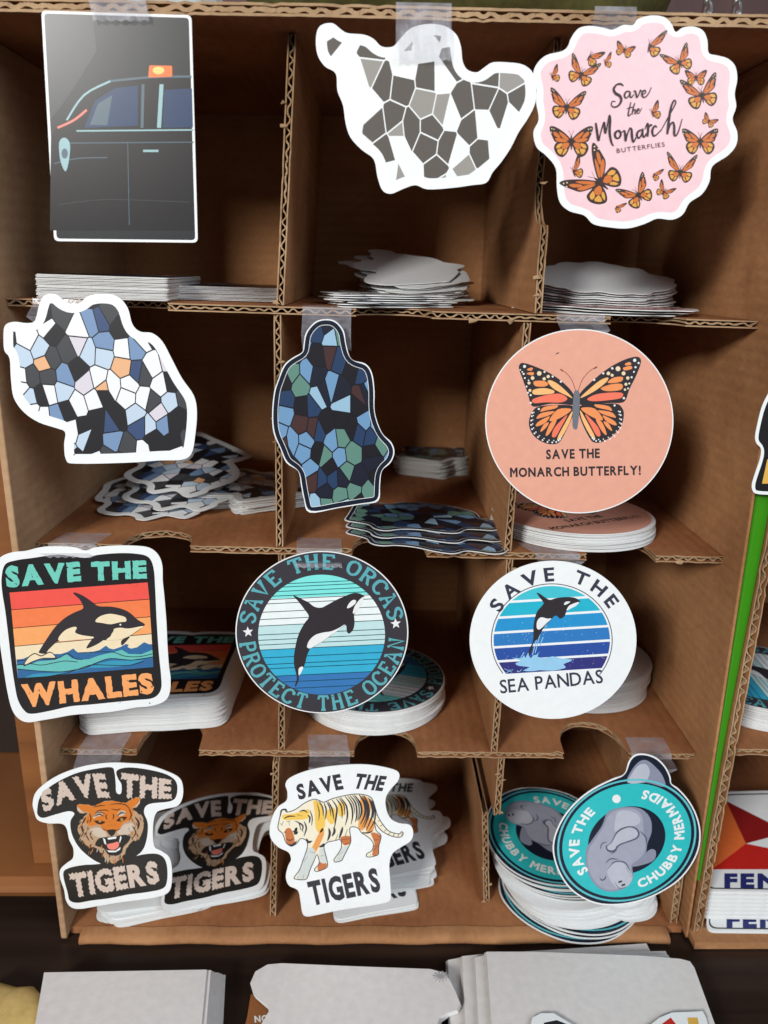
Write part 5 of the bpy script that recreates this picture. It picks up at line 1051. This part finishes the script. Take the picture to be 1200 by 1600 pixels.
lathe_roll('cloth_roll', 'olive_cloth', -0.06, px(1050, 10, 0.10).x, 0.10, BZ1+WT+0.036, 0.036, 'rolled olive green cloth lying on top of the cardboard box', 'cloth', 3)
m, nt, bs = newmat('clear_plastic', (0.75, 0.80, 0.80), 0.12, 0.6); bs.inputs['Alpha'].default_value = 0.45
ink('green_pack', 62, 92, 58, 0.4, 0.2)
bag = tag(empty('plastic_bag', (-0.10, 0.06, BZ1+WT)), 'clear crinkled plastic bag with green contents lying on the cardboard box', 'bag')
bpy.context.view_layer.update()
rs = random.Random(9); V, Fc = [], []; nu, nv = 26, 14
hgt = {}
for i in range(nu+1):
    for j in range(nv+1):
        u, v_ = i/nu, j/nv; e = (math.sin(math.pi*u)*math.sin(math.pi*v_))**0.45
        V.append((-0.145+0.092*u, 0.014+0.10*v_, BZ1+WT+0.0006+0.030*e*(0.55+0.45*math.sin(u*17+v_*9)*math.sin(v_*13-u*5))+rs.uniform(0, 0.003)*e))
for i in range(nu):
    for j in range(nv): Fc.append((i*(nv+1)+j, (i+1)*(nv+1)+j, (i+1)*(nv+1)+j+1, i*(nv+1)+j+1))
o = mobj('film', V, Fc, 'clear_plastic'); under(o, bag)
V, Fc = [], []
for i in range(11):
    for j in range(11):
        u, v_ = i/10, j/10; e = (math.sin(math.pi*u)*math.sin(math.pi*v_))**0.4; V.append((-0.125+0.055*u, 0.03+0.06*v_, BZ1+WT+0.0012+0.011*e*(0.8+0.2*math.sin(9*u+4*v_))))
for i in range(10):
    for j in range(10): Fc.append((i*11+j, (i+1)*11+j, (i+1)*11+j+1, i*11+j+1))
o = mobj('green_packet', V, Fc, 'green_pack', smooth=True); under(o, bag)
m, nt, bs = newmat('silver', (0.62, 0.62, 0.60), 0.3, 0.5); bs.inputs['Metallic'].default_value = 1.0
for x, lb in ((1106, 'silver twisted chain hanging nearer the cloth roll behind the box'), (1152, 'silver twisted chain hanging farther from the cloth roll behind the box')):
    p = px(x, 10, 0.25); V, Fc = [], []
    for s_ in (0, 1):
        b = len(V)
        for i in range(90):
            z = p.z-0.05+0.0022*i; an = i*0.55+s_*math.pi; c_ = Vector((p.x+0.0022*math.cos(an), 0.25+0.0022*math.sin(an), z)); q = 0.0011+0.0006*(i % 3 == 0)
            for j in range(6): V.append((c_.x+q*math.cos(j*math.pi/3), c_.y+q*math.sin(j*math.pi/3), z+0.001*math.sin(j)))
        for i in range(89):
            for j in range(6): Fc.append((b+i*6+j, b+i*6+(j+1) % 6, b+(i+1)*6+(j+1) % 6, b+(i+1)*6+j))
    o = mobj('silver_chain', V, Fc, 'silver', smooth=True); tag(o, lb, 'chain')

# ------------------------------------------------------------------ sticker sheets lying on the table in front
def sheet(S_pts, z, name, label, group, cat='sticker sheet', mats=('paper_back', 'vinyl_edge'), t=0.0005):
    P = [pz(x, y, z) for x, y in S_pts]; N = len(P); v2, f = tri([[(p.x, p.y) for p in P]])
    V = [(p[0], p[1], z) for p in v2]+[(p[0], p[1], z-t) for p in v2]
    Fc = list(f)+[tuple(N+i for i in q[::-1]) for q in f]; nf = len(Fc); Fc += [(i, (i+1) % N, (i+1) % N+N, i+N) for i in range(N)]
    o = mobj(name, V, Fc, list(mats), None, [0]*nf+[1]*(len(Fc)-nf)); recalc(o.data); return tag(o, label, cat, group)
GA = 'white cards stacked in front of the tiger pile'
for i in range(17):
    d = (16-i); z = 0.0150-0.00085*d; k = rnd.uniform(-1.5, 1.5)
    ox = min(d*2.0, 22)+k*2.6; oy = min(d*1.5, 16)*0.5
    sheet([(70+ox*0.3, 1520+oy*0.7+k*0.4), (327+ox, 1515+oy), (316+ox*1.2, 1640), (304+ox*1.2, 1900), (20, 1900), (48, 1640)], z, 'blank_card',
          'blank white card topping the square-cornered stack on the table' if i == 16 else 'blank white card inside the square-cornered stack on the table', None if i == 16 else GA, 'card')
ink('lilac_ink', 160, 158, 162)
om = [(372, 1900), (398, 1618), (420, 1580), (418, 1572), (396, 1553), (391, 1536), (399, 1518), (418, 1507), (440, 1505), (560, 1510), (672, 1514), (695, 1520), (704, 1533), (712, 1550), (719, 1568), (714, 1578), (698, 1583), (687, 1590), (682, 1603), (690, 1640), (700, 1900)]
for i in range(8):
    d = 7-i; top_sheet = sheet([(x+d*0.5, y+d*0.8) for x, y in om], 0.0120-0.0011*d, 'notched_sheet', 'white sheet with notched rounded side topping its stack on the table' if d == 0 else 'white sheet with notched rounded side inside its stack on the table', None if d == 0 else 'notched white sheets', 'sticker sheet')
zb = 0.01205; V, Fc = [], []
for k_ in range(6):
    an = math.pi*k_/6+0.2; c_ = (689, 1526); a0, a1 = [pz(c_[0]+r*13*math.cos(an), c_[1]+r*9*math.sin(an), zb+k_*4e-6) for r in (-1, 1)]
    dv = (a1-a0).normalized(); nn = Vector((-dv.y, dv.x, 0))*0.00045
    V += [a0-nn, a1-nn*0.3, a1+nn*0.3, a0+nn]; Fc.append(tuple(range(4*k_, 4*k_+4)))
mobj('printed_star', V, Fc, 'lilac_ink', top_sheet)
b_ = [(362, 1900), (372, 1640), (386, 1590), (392, 1553), (402, 1556), (420, 1573), (416, 1590), (402, 1640), (400, 1900)]
o = sheet(b_, 0.0030, 'brown_sticker', 'brown mottled sticker peeking out from under the notched white sheets', None, 'sticker', ('rust', 'vinyl_edge'))
pic = Pic(); lay_text(pic, 'NO', line_map((398, 1598), (420, 1596), 11), 'star_white', 0, 0.05, 0.1)
V, Fc = [], []
for v_, f, mt, ly in pic.items:
    b = len(V); V += [pz(x, y, 0.0031) for x, y in v_]; Fc += [tuple(b+i for i in t) for t in f]
mobj('lettering', V, Fc, 'star_white', o)
GR = 'overlapping white sheets in front of the manatee pile'
RS = [[(700, 1500), (740, 1492), (1010, 1474), (1016, 1486), (1040, 1530), (1060, 1900), (716, 1900)], [(722, 1494), (760, 1490), (1040, 1486), (1060, 1530), (1080, 1900), (742, 1900)],
      [(742, 1496), (770, 1489), (1044, 1492), (1066, 1530), (1095, 1900), (764, 1900)], [(760, 1487), (830, 1487), (1000, 1493), (1062, 1498), (1078, 1502), (1085, 1512), (1117, 1600), (1180, 1900), (790, 1900)]]
nm = ('lowest', 'second lowest', 'second highest', 'uppermost')
for i, P in enumerate(RS):
    for q in range(4):
        z = 0.0030+0.0033*i+0.0008*q
        sheet([(x-(3-q)*1.2, y+(3-q)*0.7) for x, y in P], z, 'white_sheet', 'wide white sheet in the %s bundle lying in front of the box corner' % nm[i], 'bundle of wide white sheets, '+nm[i], 'sticker sheet')
# die-cut sticker lying on the wide sheets, mostly out of view
oz = [(828, 1606), (832, 1590), (845, 1583), (865, 1583), (880, 1592), (900, 1604), (930, 1612), (990, 1612), (1015, 1602), (1030, 1590), (1050, 1582), (1075, 1581), (1098, 1580), (1104, 1592), (1108, 1612), (1130, 1700), (820, 1700)]
zl_ = 0.0172
o = sheet(oz, zl_, 'die_cut_sticker', 'white-edged sticker with red and gold marks lying on the wide white sheets', None, 'sticker', ('vinyl_white', 'vinyl_edge'))
for P, mt, nm_ in (([(850, 1598), (870, 1594), (890, 1602), (880, 1640), (846, 1640)], 'black', 'black_mark'), ([(1034, 1600), (1048, 1590), (1056, 1600), (1040, 1640), (1020, 1640)], 'f_red', 'red_mark'), ([(1074, 1590), (1090, 1590), (1094, 1612), (1078, 1612)], 'gold', 'gold_mark')):
    Q = [pz(x, y, zl_+0.0001) for x, y in P]; mobj(nm_, Q, [tuple(range(len(Q)))], mt, o)
# amber packet at the lower left corner
ink('amber', 208, 178, 112, 0.3, 0.12); V, Fc = [], []; n, k = 14, 22; rs = random.Random(2)
c_ = pz(-20, 1610, 0.010)
for i in range(n+1):
    ph = math.pi*i/n
    for j in range(k):
        an = 2*math.pi*j/k; rr = 0.026*(1+0.10*math.sin(3*an+1)+0.07*math.sin(7*an))*math.sin(ph)**0.6; V.append((c_.x+rr*math.cos(an)*0.98, c_.y+rr*math.sin(an), 0.0072-0.0068*math.cos(ph)*(1+0.05*math.sin(4*an)*math.sin(ph))))
for i in range(n):
    for j in range(k): Fc.append((i*k+j, i*k+(j+1) % k, (i+1)*k+(j+1) % k, (i+1)*k+j))
o = mobj('amber_packet', V, Fc, 'amber', smooth=True); recalc(o.data); tag(o, 'crumpled amber and yellow packet beside the stack of blank white cards', 'packet')
